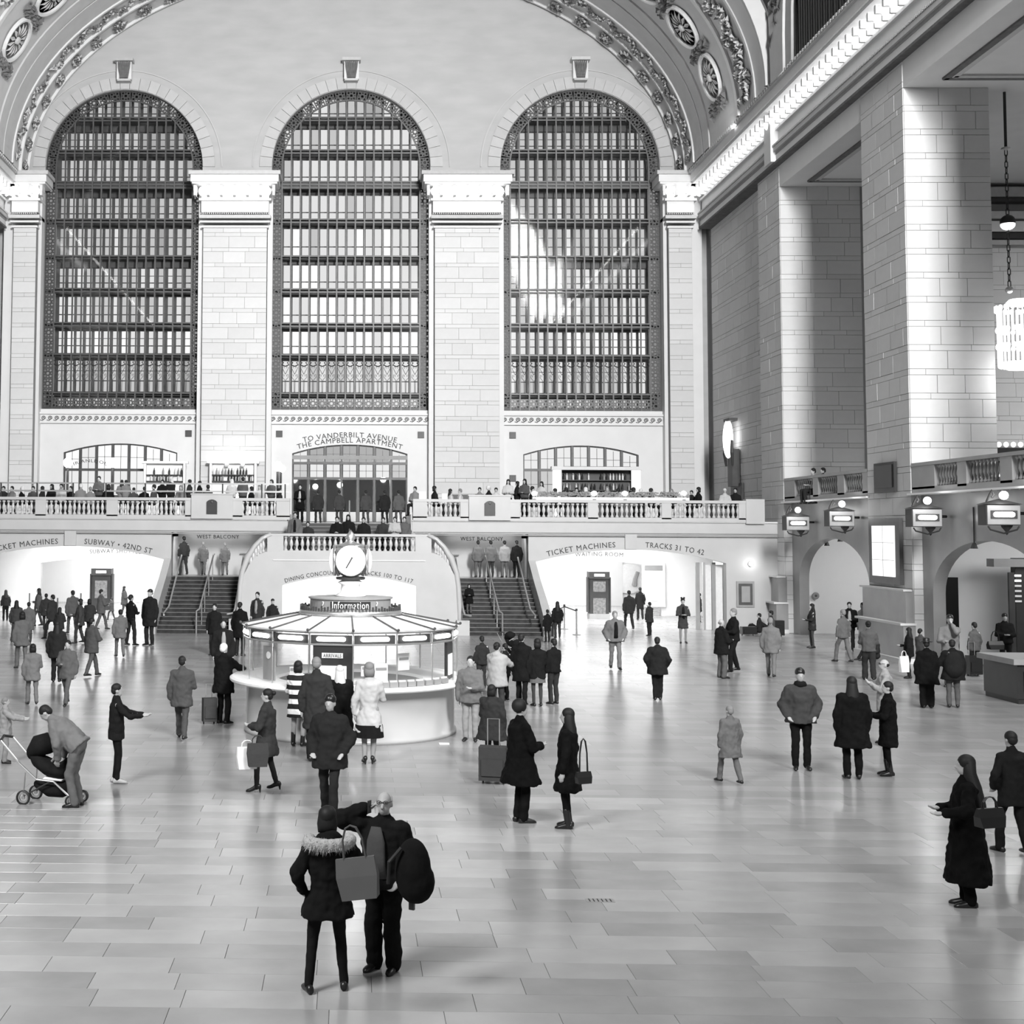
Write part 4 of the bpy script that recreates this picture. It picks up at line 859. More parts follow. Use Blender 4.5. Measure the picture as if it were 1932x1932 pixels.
for q in range(4):
    f = MB().lathe([(.0005, .09), (.12, .082), (.22, .05), (.285, .0)], 28).build('dial', CLOCKE, cl, (.36*sin(q*PI/2), -.36*cos(q*PI/2), .77), smooth=True); f.rotation_euler = (PI/2, 0, q*PI/2)
    r_ = MB().lathe([(.285, -.05), (.31, .02), (.33, 0), (.33, -.05)], 28).build('bezel', STEEL, cl, (.36*sin(q*PI/2), -.36*cos(q*PI/2), .77), smooth=True); r_.rotation_euler = (PI/2, 0, q*PI/2)
    MB().add([(.02, .085, .1), (.055, .065, .1), (-.085, -.17, .09), (-.11, -.155, .09)], [(0, 1, 2, 3)]).build('clock_hand', DARKP, f)
    for s in (1,): MB().tube([(.3*sin((q+.5)*PI/2)*1.2, -.3*cos((q+.5)*PI/2)*1.2, .45), (.42*sin((q+.5)*PI/2), -.42*cos((q+.5)*PI/2), .6), (.42*sin((q+.5)*PI/2), -.42*cos((q+.5)*PI/2), 1.0)], .03, 6).build('corner_post', BRONZE, cl)
MB().lathe([(.34, 1.06), (.28, 1.1), (.1, 1.16), (.06, 1.2), (.1, 1.22), (.1, 1.26), (.075, 1.33), (.0005, 1.42)], 16).build('acorn_finial', STEEL, cl, smooth=True)
point('clock_light', (KX, KY-1.2, 3.7), 25, .3); point('kiosk_inside', (KX, KY-.4, 1.8), 60, .15)

# ================= NORTH BALCONY, ARCHES, LANTERNS =================
BG = MARBD
def side_rail(label, ya, yb, groups, X=18.5, zb=5.5, h=.98):
    b = thing('balustrade', label, 'balustrade', (X, (ya+yb)/2, zb), PI/2); L = yb-ya
    MB().box((0, 0, h-.05), (L, .34, .11)).build('handrail', BG, b); MB().box((0, 0, .1), (L, .3, .2)).build('plinth', BG, b); MB().box((0, .1, -.02), (L+.3, .34, .06)).build('ledge', WHITE, b)
    prev = -L/2
    for a, c, n in groups:
        a, c = a-L/2, c-L/2
        MB().box(((prev+a)/2, 0, .5), (a-prev, .3, h-.24)).build('pier', BG, b)
        for i in range(n+1): o = link('baluster', bal_me, BG, b, (a+(c-a)*i/n, 0, .2)); o.scale = (1, 1, 1.15)
        prev = c
    if L/2-prev > .03: MB().box(((prev+L/2)/2, 0, .5), (L/2-prev, .3, h-.24)).build('pier', BG, b)
side_rail('tan stone balustrade of the right gallery between the wall corner and the great pier', 48.5, 57.7, [(.5, 2.3, 8), (3.0, 5.1, 9), (5.7, 7.9, 9)])
side_rail('tan stone balustrade of the right gallery on the near side of the great pier', 35.4, 44.7, [(.3, 2.6, 10), (3.3, 5.4, 9), (6.0, 7.6, 8)])
for nm, y0, y1, ca, cb, zc, zs in (('wall_track_arch', 48.45, 57.75, 49.3, 56.9, 4.0, 2.3), ('wall_track_arch', 35.3, 44.75, 36.6, 44.0, 4.0, 2.3)):
    w = struct(empty(nm)); ym = (ca+cb)/2; hw = (cb-ca)/2
    arc = [(ym+hw*cos(PI*i/24), zs+(zc-zs)*sin(PI*i/24)) for i in range(25)]
    sheet('arch_wall', [(y0, 0), (ca, 0)]+arc[::-1]+[(cb, 0), (y1, 0), (y1, 5.45), (y0, 5.45)], [], .4, 18.85, MARBD, w, 'yz')
    MB().box((22.0, ym, 5.2), (6.2, y1-y0, .3)).build('gallery_slab', SMOOTH, w)
    MB().box((26.2, ym, 2.6), (.3, y1-y0, 5.2)).build('rear_wall', WHITE, w)
    MB().box((22.6, y1+(.05 if y1 > 50 else .05), 2.6), (7.2, .3, 5.2)).build('end_wall', WHITE, w)
    area('track_light', (22.0, ym, 4.9), (22.0, ym+1, 0), 4, 6, 420)
    hd = sheet('small_arch_recess', seg_arch(24.0, 25.6, 0, 2.2, 2.7, 10), [], .1, y1-.2, GREYP, w)
for i, (px_, py_, X_) in enumerate(((1505, 985, 18.0), (1588, 976, 18.0), (1749, 974, 18.0), (1893, 968, 18.0))):
    Y_ = 2560*X_/(px_-659); P = at(px_, py_, Y_)
    l = thing('lantern_sign', 'bronze lantern sign box under the gallery, '+('leftmost of four', 'second from left', 'third from left', 'rightmost of four')[i], 'lantern', tuple(P))
    MB().box((0, .25, -.05), (.92, .5, .56)).build('body', BRONZD, l); MB().box((0, -.01, -.05), (.88, .04, .52)).build('face', GREYP, l)
    MB().box((0, -.035, -.04), (.72, .02, .22)).build('slot', BRONZD, l); MB().cap((-.22, -.05, -.04), (.22, -.05, -.04), .07, .07, 8).build('glow_bar', LAMP, l, smooth=True)
    MB().add([(-.5, -.06, .24), (.5, -.06, .24), (.5, .52, .24), (-.5, .52, .24), (0, .25, .4)], [(0, 1, 4), (1, 2, 4), (2, 3, 4), (3, 0, 4), (0, 3, 2, 1)]).build('hood', BRONZD, l)
    MB().ell((0, -.05, .48), (.12, .12, .12), 10, 8).build('bulb', LAMP, l, smooth=True)
    MB().lathe([(.001, -.6), (.04, -.56), (.03, -.52), (.07, -.46), (.14, -.38), (.16, -.32)], 10, (.2, .25, 0)).build('pendant', BRONZD, l)
    for s in (-1, 1): MB().tube([(s*.42, 0, -.36), (s*.36, 0, -.45), (.1, .2, -.55)], .025, 5).build('scroll', BRONZD, l)
    MB().tube([(-.45, 0, .3), (-.36, 0, .5), (-.3, 0, .62), (-.24, 0, .5), (-.3, 0, .42)], .03, 5).build('crest', IRON, l)
    MB().tube([(.3, .3, 0), (.55, .4, 0), (.8, .5, 0)], .05, 6).build('wall_arm', BRONZD, l)
    point('lantern_light', (P.x-.3, P.y-.35, P.z+.4), 14, .1)
# screen and dark vent on the great pier
Pa, Pb = [Vector((18.3, 2560*18.3/(x-659.0), 0)) for x in (1637, 1686)]
yc = (Pa.y+Pb.y)/2; wd = Pa.y-Pb.y
def zx(px, py): 
    d = cf+cr*(px-CX)/F-cu*(py-CY)/F; t = 18.3/d[0]; return CH+d[2]*t
z1_, z0_ = zx(1660, 992), zx(1660, 1086)
sm = thing('wall_screen', 'tall framed glowing display on the face of the great pier', 'screen', (18.28, yc, (z0_+z1_)/2))
hh = z1_-z0_
MB().box((-.03, 0, 0), (.12, wd+.35, hh+.5)).build('frame', BRONZE, sm); MB().box((-.1, 0, 0), (.04, wd-.35, hh)).build('screen', SCRE, sm)
for z_ in (-.32, .3): MB().box((-.125, 0, z_*hh*.55), (.01, wd-.4, .012)).build('screen_line', GREYP, sm)
MB().box((-.125, 0, 0), (.01, .012, hh)).build('screen_line', GREYP, sm)
yc2 = 2560*18.3/(1662-659.0); zt, zb_ = zx(1662, 874), zx(1662, 930)
sv = thing('wall_vent', 'large black square grille high on the face of the great pier', 'vent', (18.27, yc2, (zt+zb_)/2)); MB().box((0, 0, 0), (.1, 1.75, zt-zb_)).build('frame', IRON, sv); MB().box((-.06, 0, .03), (.04, 1.5, zt-zb_-.25)).build('grille', BLACK, sv)
for nm, x0_, y0_, w_, d_ in (('wall_pier_base', 18.15, 46.6, .4, 3.9), ('wall_corner_base', 18.15, 59.3, .5, 3.4)):
    b_ = struct(MB().box((x0_, y0_, .62), (w_, d_, 1.24)).build(nm, MARBD)); MB().box((-.0+x0_-.05, y0_, 1.26), (w_+.12, d_+.1, .07)).build('moulding', SMOOTH, b_); MB().box((x0_-.08, y0_, .08), (w_+.16, d_+.14, .16)).build('plinth', SMOOTH, b_)
    MB().box((x0_-.02, y0_, 2.35), (w_-.12, d_-.1, .06)).build('dado_ledge', SMOOTH, b_); MB().box((x0_+.06, y0_, 1.8), (w_-.14, d_-.2, 1.1)).build('dado', MARBD, b_)
# openings behind the near arch
P = at(1785, 1120, 44.6)
dd = struct(empty('door_4', (P.x, 44.45, 0))); MB().box((0, 0, 1.5), (.62, .08, 2.6)).build('leaf', BLACK, dd); MB().box((-.25, -.06, 1.6), (.03, .04, .1)).build('door_handle', STEEL, dd)
tf = thing('track_doorway', 'dark carved doorway frame at the right edge, lit departure boards beside it', 'doorway', (at(1922, 1150, 43.5).x, 43.5, 0))
MB().box((.5, 0, 1.9), (1.3, .3, 3.1)).build('frame', IRON, tf); MB().box((0, -.1, 3.3), (1.8, .5, .25)).build('cornice', MARBD, tf); MB().box((-.3, -.18, 1.7), (.18, .08, 2.6)).build('carved_jamb', BRONZD, tf)
for i in range(6): MB().box((-.1, -.18, 2.9-.16*i), (.22, .03, .06)).build('board_line', LAMP3 if i < 2 else PAPER, tf)
ci = thing('wall_medallion', 'small round grey medallion on the wall inside the far track arch', 'medallion', tuple(at(1539, 1124, 57.5))); MB().lathe([(.001, .03), (.12, .03), (.15, .01), (.15, 0)], 20).build('disc', GREYP, ci).rotation_euler = (PI/2, 0, 0); MB().lathe([(.001, .045), (.05, .03)], 12).build('boss', BRONZE, ci).rotation_euler = (PI/2, 0, 0)
for px_, py_, Y_, lab in ((1560, 1026, 55, 'small spot lamp hanging in the far track arch, left one'), (1585, 1018, 54, 'small spot lamp hanging in the far track arch, right one'), (1838, 1030, 41, 'lit spot lamp hanging in the near track arch')):
    P = at(px_, py_, Y_); q = thing('spot_lamp', lab, 'lamp', tuple(P)); MB().tube([(0, 0, .08), (0, 0, 5.0-P.z)], .02, 5).build('stem', BRONZD, q); MB().lathe([(.03, .1), (.06, .06), (.11, -.08), (.1, -.08)], 10).build('shade', BRONZD, q); MB().lathe([(.001, -.07), (.09, -.07)], 10).build('bulb', LAMP, q)
ct = thing('stone_counter', 'dark carved stone counter block at the right edge of the floor', 'counter', (at(1932, 1290, 35.0).x+.25, 35.2, 0))
MB().box((0, 0, .55), (1.5, 1.8, .85)).build('body', DARKP, ct); MB().box((0, 0, .06), (1.45, 1.75, .12)).build('plinth', IRON, ct); MB().box((0, 0, 1.04), (1.75, 2.0, .14)).build('top', GREYP, ct); MB().box((-.45, -.92, .55), (.3, .04, .5)).build('carved_panel', IRON, ct)
# north aisle details: shopfront and dish above the far gallery
sf = thing('gallery_shopfront', 'black shopfront with a scalloped lit edge in the right gallery', 'shopfront', (26.0, 57.6, 5.4)); MB().box((0, 0, 1.1), (8, .4, 2.2)).build('front', BLACK, sf); MB().box((0, -.1, 2.3), (8.2, .5, .2)).build('head', IRON, sf)
for i in range(26): MB().ell((-3.9+i*.3, -.2, 2.55), (.12, .1, .12), 8, 5).build('scallop', PANE[4], sf)
dr = thing('round_display', 'bright drum shaped display in the right gallery', 'display', (at(1902, 845, 55).x, 55, 5.4)); MB().lathe([(.4, 0), (.42, 1.55), (.4, 1.6)], 16).build('drum', PANE[4], dr); MB().lathe([(.44, 1.55), (.46, 1.62), (.3, 1.66)], 16).build('rim', IRON, dr); MB().box((0, 0, 1.9), (.22, .22, .3)).build('finial', PAPER, dr)
# chandelier
ch = thing('chandelier', 'huge glowing crystal chandelier hanging on a long chain at the right edge', 'chandelier', (21.75, 44.9, 0))
Zq = lambda py: at(1890, py, 44.9).z
MB().tube([(0, 0, 18.9), (0, 0, Zq(282))], .05, 6).build('rod', IRON, ch)
lk = MB().lathe([(.05, 0), (.065, .015), (.05, .03)], 8).mesh('link')
zc_ = Zq(288); i = 0
link_me = MB().tube([(0, 0, -.13), (.045, 0, -.08), (.045, 0, .08), (0, 0, .13), (-.045, 0, .08), (-.045, 0, -.08), (0, 0, -.13)], .016, 5).mesh('chain_link')
while zc_ > Zq(545):
    link('chain_link', link_me, IRON, ch, (0, 0, zc_), rz=(i % 2)*PI/2); zc_ -= .2; i += 1
MB().lathe([(.001, -.08), (.16, -.04), (.14, .02), (.03, .06)], 14).build('canopy', STEEL, ch, (0, 0, Zq(280)))
MB().ell((0, 0, Zq(418)), (.24, .24, .22), 16, 10).build('upper_ball', IRON, ch, smooth=True); MB().ell((0, 0, Zq(424)), (.23, .23, .18), 16, 10).build('crystal_ball', CRYS, ch, smooth=True)
MB().ell((0, 0, Zq(547)), (.13, .13, .12), 12, 8).build('lower_ball', STEEL, ch, smooth=True)
R0 = .66; zt = Zq(565); zb_ = Zq(697); cx_ = .55
ch2 = Vector((0.28, 0, 0))
MB().lathe([(.3, zt), (.4, zt-.1), (.3, zt-.2)], 20, (.28*0+.3, 0, 0)).build('top_crown', LAMP3, ch)
for j, (zz, rr_, n) in enumerate(((zt-.3, R0+.08, 22), (zt-1.0, R0, 22), (zt-1.55, R0, 22), (zb_+.15, R0-.05, 22))):
    for i in range(n):
        a = 2*PI*i/n; link('bulb', lamp_me, LAMP3, ch, (.3+rr_*cos(a), rr_*sin(a), zz)).scale = (.4, .45, .4)
strand = MB().tube([(0, 0, 0), (0, 0, -(zt-zb_-.4))], .022, 4).mesh('crystal_strand')
for i in range(30):
    a = 2*PI*i/30; link('crystal_strand', strand, CRYS, ch, (.3+R0*cos(a), R0*sin(a), zt-.25))
MB().lathe([(.5, zb_+.25), (.62, zb_+.15), (.4, zb_), (.001, zb_-.03)], 20, (.3, 0, 0)).build('bottom_bowl', LAMP3, ch)
point('chandelier_light', (21.9, 44.0, 9.2), 150, .5)

# ================= SMALL FURNITURE =================
for px_, lab in ((1129, 'tall black booth with white posters standing in the right passage'), (192, 'tall black booth with a white poster standing in the left passage')):
    P = at(px_, 1163, 66.5); b = thing('notice_booth', lab, 'booth', (P.x, 66.5, 0))
    MB().box((0, 0, .12), (.98, .7, .24)).build('base', GREYP, b); MB().box((0, 0, 1.1), (.92, .6, 1.75)).build('body', DARKP, b); MB().box((0, -.02, 2.1), (.98, .68, .34)).build('sign_box', BRONZD, b); MB().box((0, 0, 2.3), (1.06, .74, .06)).build('cornice', SMOOTH, b)
    MB().add([(-.45, -.36, 2.33), (.45, -.36, 2.33), (0, -.36, 2.58), (-.45, .3, 2.33), (.45, .3, 2.33), (0, .3, 2.58)], [(0, 1, 2), (3, 5, 4), (0, 2, 5, 3), (1, 4, 5, 2)]).build('pediment', SMOOTH, b); MB().ell((0, 0, 2.62), (.08, .08, .09)).build('finial', SMOOTH, b)
    MB().box((0, -.37, 2.1), (.5, .02, .12)).build('lit_name', LAMP3, b)
    for z_, h_ in (((1.55, .5), (.62, .75)) if px_ > 600 else ((1.25, .85),)): MB().box((0, -.31, z_), (.6, .02, h_)).build('poster', POSTER, b)
    for s in (-1, 1): MB().box((s*.52, -.05, 1.15), (.07, .5, 1.7)).build('side_post', IRON, b)
sp_ = [gnd(x, y) for x, y in ((1043, 1203), (1065, 1187), (1088, 1198))]
for i, P in enumerate(sp_):
    q = thing('stanchion', 'belt barrier post right of the right staircase, '+('nearest the steps', 'middle one', 'rightmost one')[i], 'stanchion', tuple(P)); MB().lathe([(.17, 0), (.17, .02), (.03, .05)], 16).build('base', GREYP, q); MB().tube([(0, 0, .03), (0, 0, 1.0)], .035, 8).build('post', BRONZD if i == 0 else GREYP, q); MB().lathe([(.045, .98), (.045, 1.06), (.001, 1.07)], 10).build('head', IRON, q)
for a, b_ in ((0, 1), (1, 2)):
    q = MB().box((0, 0, 0), ((sp_[b_]-sp_[a]).length, .01, .05)).build('barrier_belt', BRONZD, None, tuple((sp_[a]+sp_[b_])/2+Vector((0, 0, .97)))); d = sp_[b_]-sp_[a]; q.rotation_euler[2] = math.atan2(d.y, d.x)
    q['label'] = 'dark retractable belt strung between barrier posts, %s span' % ('left' if a == 0 else 'right'); q['category'] = 'barrier belt'
for px_, py_, lab in ((108, 1172, 'thin barrier post in the left passage, left one'), (152, 1160, 'thin barrier post in the left passage, right one'), (55, 1160, 'thin barrier post beside the ticket doors at far left')):
    q = thing('stanchion', lab, 'stanchion', tuple(gnd(px_, py_))); MB().lathe([(.17, 0), (.17, .02), (.03, .05)], 12).build('base', GREYP, q); MB().tube([(0, 0, .03), (0, 0, 1.05)], .035, 8).build('post', BRONZE, q)

# ================= PEOPLE =================
_cl = {}
def cloth(g, stripe=None):
    k = (round(g, 3), stripe)
    if k not in _cl:
        m = mat('cloth', g, .92, .12, noise=max(.004, g*.12), scale=9, bump=.5)
        if stripe:
            nt = m.node_tree; b = nt.nodes['Principled BSDF']; tc = nt.nodes.new('ShaderNodeTexCoord'); wv = nt.nodes.new('ShaderNodeTexWave'); wv.bands_direction = 'Z'; wv.inputs['Scale'].default_value = stripe; wv.inputs['Distortion'].default_value = 1.2; wv.inputs['Detail'].default_value = 0
            cr_ = nt.nodes.new('ShaderNodeValToRGB'); cr_.color_ramp.interpolation = 'EASE'; cr_.color_ramp.elements[0].position = .44; cr_.color_ramp.elements[0].color = (.02,)*3+(1,); cr_.color_ramp.elements[1].position = .56; cr_.color_ramp.elements[1].color = (.8,)*3+(1,)
            nt.links.new(tc.outputs['Object'], wv.inputs[0]); nt.links.new(wv.outputs['Fac'], cr_.inputs[0]); nt.links.new(cr_.outputs[0], b.inputs['Base Color'])
        _cl[k] = m
    return _cl[k]
SKIN = mat('skin', .42, .55, .35, noise=.02); SKIND = mat('skin_tan', .25, .55, .35, noise=.02)
HAIR = {'d': mat('hair_dark', .012, .6, .3, noise=.005), 'g': mat('hair_grey', .2, .7, .3, noise=.05), 'b': mat('hair_blond', .62, .6, .3, noise=.08), 'w': mat('hair_white', .7, .6, .3, noise=.06)}
LEATH = mat('black_leather', .012, .35, .5, noise=.004); GREYL = mat('grey_leather', .1, .55, .3, noise=.02); FUR = mat('fur_trim', .42, .95, .1, noise=.1, scale=30, bump=1)
LIMIT = {}
def V(*a): return Vector(a)
def elbow(sh, ha, side, lu=.3, lf=.27, pole=None):
    d = ha-sh; L = min(d.length, lu+lf-.01); ha = sh+d.normalized()*L; a = (lu*lu-lf*lf+L*L)/(2*L); h = math.sqrt(max(lu*lu-a*a, 0)); dn = d.normalized()
    p = pole or (V(side*.6, .45, -1.0) if ha.z > sh.z-.08 else V(side*.7, -.6, -.5)); p = (p-dn*p.dot(dn)).normalized(); return sh+dn*a+p*h, ha
ARM = {'down': (.25, .03, .8), 'pocket': (.22, .12, .93), 'front': (.07, .3, 1.12), 'phone': (.1, .3, 1.25), 'ear': (.2, .02, 1.57), 'cross': (-.07, .2, 1.16), 'fwd': (.16, .5, 1.18), 'face': (.06, .17, 1.55), 'back': (.12, -.2, .95), 'lap': (.12, .26, .98), 'out': (.42, .25, .95), 'strap': (.14, .14, 1.28), 'high': (.2, .35, 1.5)}
LEG = {'stand': ((-.1, 0), (.1, .02)), 'wide': ((-.18, -.02), (.17, .05)), 'step': ((-.1, .16), (.11, -.14)), 'walk': ((-.08, .3), (.09, -.26)), 'close': ((-.07, 0), (.07, .03)), 'lean': ((-.08, .0), (.1, .18))}
def skel(legs, arms, lean=0.0):
    J = {}
    if legs == 'sit': hz = .52
    elif legs == 'floor': hz = .16
    else: hz = .93
    J['hip'] = V(0, 0, hz); Rm = Matrix.Rotation(-lean, 3, 'X'); T = lambda p: V(0, 0, hz)+Rm @ (V(*p)-V(0, 0, .93)); J['T'] = T; J['R'] = Rm
    for i, s in ((0, -1), (1, 1)):
        h = V(s*.095, 0, hz-.02)
        if legs == 'sit': k, f = V(s*.12, .42, .5), V(s*.13, .4, .08)
        elif legs == 'floor': k, f = V(s*.16, .38, .42), V(s*.14, .62, .08)
        elif legs == 'bent': k, f = V(s*.1, .1, .5), V(s*.1, .02, .08)
        else:
            fx, fy = LEG[legs][i]; f = V(fx, fy, .085); k = (h+f)/2+V(0, .035 if fy <= .1 else .07, .02)
            if fy < -.1: f.z = .12
        sh = T((s*.178, 0, 1.39)); A = arms[i]; t = ARM[A] if isinstance(A, str) else A
        ha = T((s*t[0], t[1], t[2])); el, ha = elbow(sh, ha, s)
        J[i] = (h, k, f, sh, el, ha)
    return J
def hand(mb, el, ha, s, fine, curl=.5):
    d = (ha-el).normalized(); side = d.cross(V(0, 0, 1)); side = side.normalized() if side.length > .2 else V(0, 1, 0)
    n = side.cross(d).normalized(); 
    if abs(d.z) > .8: side, n = V(0, 1, 0), V(-s, 0, 0)
    pc = ha+d*.05; mb.cap(ha, ha+d*.06, .027, .03, 8); mb.cap(ha+side*.02, ha+d*.07+side*.024, .022, .02, 6); mb.cap(ha-side*.018, ha+d*.07-side*.024, .022, .018, 6)
    if fine:
        for q, (o, L) in enumerate(((.03, .07), (.01, .08), (-.011, .075), (-.031, .058))):
            b = ha+d*.08+side*o; m_ = b+d*L*.5+n*L*curl*.25; e = m_+d*L*.35+n*L*curl*.6; r = .0105
            mb.cap(b, m_, r, r, 6); mb.cap(m_, e, r, r*.85, 6)
        b = ha+d*.02+side*.03; m_ = b+side*.03+d*.03+n*.01; mb.cap(b, m_, .013, .012, 6); mb.cap(m_, m_+d*.035+n*.012, .012, .01, 6)
    else:
        mb.cap(ha+d*.08, ha+d*.13+n*.03, .03, .02, 6); mb.cap(ha+side*.03+d*.02, ha+side*.045+d*.06, .014, .012, 6)
QUEUE = []
_pm = {}
def remesh(key, mb, vox, sm=4, name='part'):
    if key in _pm: return _pm[key]
    me = mb.mesh(name); o = bpy.data.objects.new('tmp', me); COL.objects.link(o)
    r = o.modifiers.new('r', 'REMESH'); r.mode = 'VOXEL'; r.voxel_size = vox; s_ = o.modifiers.new('s', 'SMOOTH'); s_.iterations = sm; s_.factor = .5
    if name in ('coat', 'trousers'):
        if 'folds' not in bpy.data.textures:
            t_ = bpy.data.textures.new('folds', 'CLOUDS'); t_.noise_scale = .11; t_.noise_depth = 1
        dm_ = o.modifiers.new('d', 'DISPLACE'); dm_.texture = bpy.data.textures['folds']; dm_.strength = .05 if name == 'coat' else .012 if key[-1] == 's' else .032; dm_.mid_level = .5; dm_.texture_coords = 'LOCAL'
    _pm[key] = me; QUEUE.append((o, me)); return me
def body_mesh(legs, arms, lean, vox, fine, turn):
    key = ('body', legs, arms, lean, vox, turn)
    if key in _pm: return _pm[key]
    J = skel(legs, arms, lean); T = J['T']; mb = MB()
    for p, q, a, b in (((0, 0, .93), (0, 0, 1.08), .1, .092), ((0, 0, 1.08), (0, 0, 1.28), .092, .1)): mb.cap(T(p), T(q), a, b, 12)
    mb.cap(T((-.06, 0, .92)), T((.06, 0, .92)), .09, .09); mb.cap(T((-.08, 0, 1.28)), T((.08, 0, 1.28)), .09, .09); mb.cap(T((-.13, 0, 1.38)), T((.13, 0, 1.38)), .045, .045)
    mb.cap(T((0, -.012, 1.42)), T((0, .005, 1.57)), .056, .05)
    ht = Matrix.Rotation(turn, 3, 'Z'); c0 = V(0, .012, 1.6); H_ = lambda p: T(c0+ht @ (V(*p)-c0))
    hr = J['R'] @ ht
    mb.ell(H_((0, .004, 1.655)), (.073, .092, .095), 14, 10, hr); mb.ell(H_((0, .03, 1.59)), (.058, .066, .07), 12, 8, hr); mb.ell(H_((0, .06, 1.555)), (.03, .03, .026), 8, 6, hr)
    mb.cap(H_((0, .09, 1.65)), H_((0, .113, 1.612)), .01, .016, 8); mb.ell(H_((0, .088, 1.575)), (.026, .014, .012), 8, 6, hr); mb.ell(H_((0, .088, 1.67)), (.05, .014, .012), 8, 6, hr)
    for s in (-1, 1): mb.ell(H_((s*.076, -.005, 1.625)), (.012, .02, .032), 6, 6, hr)
    for i, s in ((0, -1), (1, 1)):
        h, k, f, sh, el, ha = J[i]
        mb.cap(h, k, .066, .038); mb.cap(k, f, .038, .028); mb.cap(f, f+V(0, .05, -.03), .032, .026)
        mb.cap(sh, el, .05, .04); mb.cap(el, ha, .04, .028); hand(mb, el, ha, s, fine)
    return remesh(key, mb, vox, 3 if fine else 2, 'body')
def coat_mesh(legs, arms, lean, vox, hem, flare, bulk, hood, waist):
    key = ('coat', legs, arms, lean, vox, hem, flare, bulk, hood, waist)
    if key in _pm: return _pm[key]
    J = skel(legs, arms, lean); T = J['T']; mb = MB(); secs = []
    prof = [(1.5, .06, .058), (1.465, .085, .075), (1.43, .13, .09), (1.37, .172, .118), (1.22, .172, .13), (1.06, .165+.0*waist, .13), (.98, .165, .13)]
    w_ = -.025 if waist else .01
    for z, rx, ry in prof:
        e = bulk*.8 if z < 1.4 else bulk*.35; e2 = w_ if .95 < z < 1.1 else 0
        secs.append((T((0, 0, z)), J['R'] @ V(rx+e+e2, 0, 0), J['R'] @ V(0, ry+e+e2*.6, 0)))
    if legs in ('sit', 'floor', 'bent') or lean > .5: secs.append((T((0, 0, .88)), J['R'] @ V(.18+bulk, 0, 0), J['R'] @ V(0, .14+bulk, 0)))
    else:
        fx = max(abs(J[0][2].x), abs(J[1][2].x)); n = 4
        for q in range(1, n+1):
            z = .93+(hem-.93)*q/n; t = q/n; secs.append((V(0, 0, z), V(.175+bulk+flare*t+max(0, fx-.1)*.5*t*(1 if hem < .7 else .3), 0, 0), V(0, .135+bulk+flare*t*.8, 0)))
    mb.ring(secs[::-1], 18)
    for i, s in ((0, -1), (1, 1)):
        h, k, f, sh, el, ha = J[i]; d = (ha-el).normalized(); b = bulk*.45
        mb.cap(sh, el, .06+b, .054+b); mb.cap(el, ha-d*.03, .053+b, .043+b*.7)
        mb.cap(T((s*.09, 0, 1.42)), sh, .05+b*.4, .058+b)
        if legs == 'sit' and hem < .8: mb.cap(h, k, .11, .1)
    if hood: mb.ell(T((0, -.09, 1.47)), (.14, .07, .07), 12, 8)
    mb.cap(T((0, -.01, 1.45)), T((0, 0, 1.52)), .075, .068)
    return remesh(key, mb, vox, 4, 'coat')
def legs_mesh(legs, vox, g):
    key = ('legs', legs, vox, g)
    if key in _pm: return _pm[key]
    J = skel(legs, ('down', 'down')); mb = MB(); wide = {'t': (.098, .072, .066), 's': (.088, .058, .045), 'b': (.11, .09, .085)}[g]
    hz = J['hip'].z
    mb.cap((-.06, 0, hz), (.06, 0, hz), .118, .118); mb.cap((0, 0, hz), (0, 0, hz+.1), .125, .12)
    for i in (0, 1):
        h, k, f = J[i][:3]; mb.cap(h, k, wide[0], wide[1]); mb.cap(k, f+V(0, -.01, .0), wide[1], wide[2])
    return remesh(key, mb, vox, 3, 'trousers')
def shoe_mesh(kind):
    if kind not in _pm:
        mb = MB(); hl = .05 if kind == 'heel' else 0.0
        secs = [(-.085, .028, .03, .045+hl), (-.06, .036, .045, .055+hl), (0, .038, .05, .058+hl*.8), (.06, .042, .04, .045+hl*.3), (.11, .045, .032, .036), (.15, .036, .026, .03), (.175, .015, .015, .022)]
        mb.ring([(V(0, y, z), V(rx, 0, 0), V(0, 0, min(rz, z-.003))) for y, rx, rz, z in secs], 12)
        if kind == 'boot': mb.cap((0, -.02, .06), (0, .012, .28), .048, .05, 10)
        if kind == 'heel': mb.cap((0, -.07, .01), (0, -.065, .07), .012, .022, 6)
        me = mb.mesh('shoe'); me.shade_smooth(); me['sm'] = 1; _pm[kind] = me
    return _pm[kind]
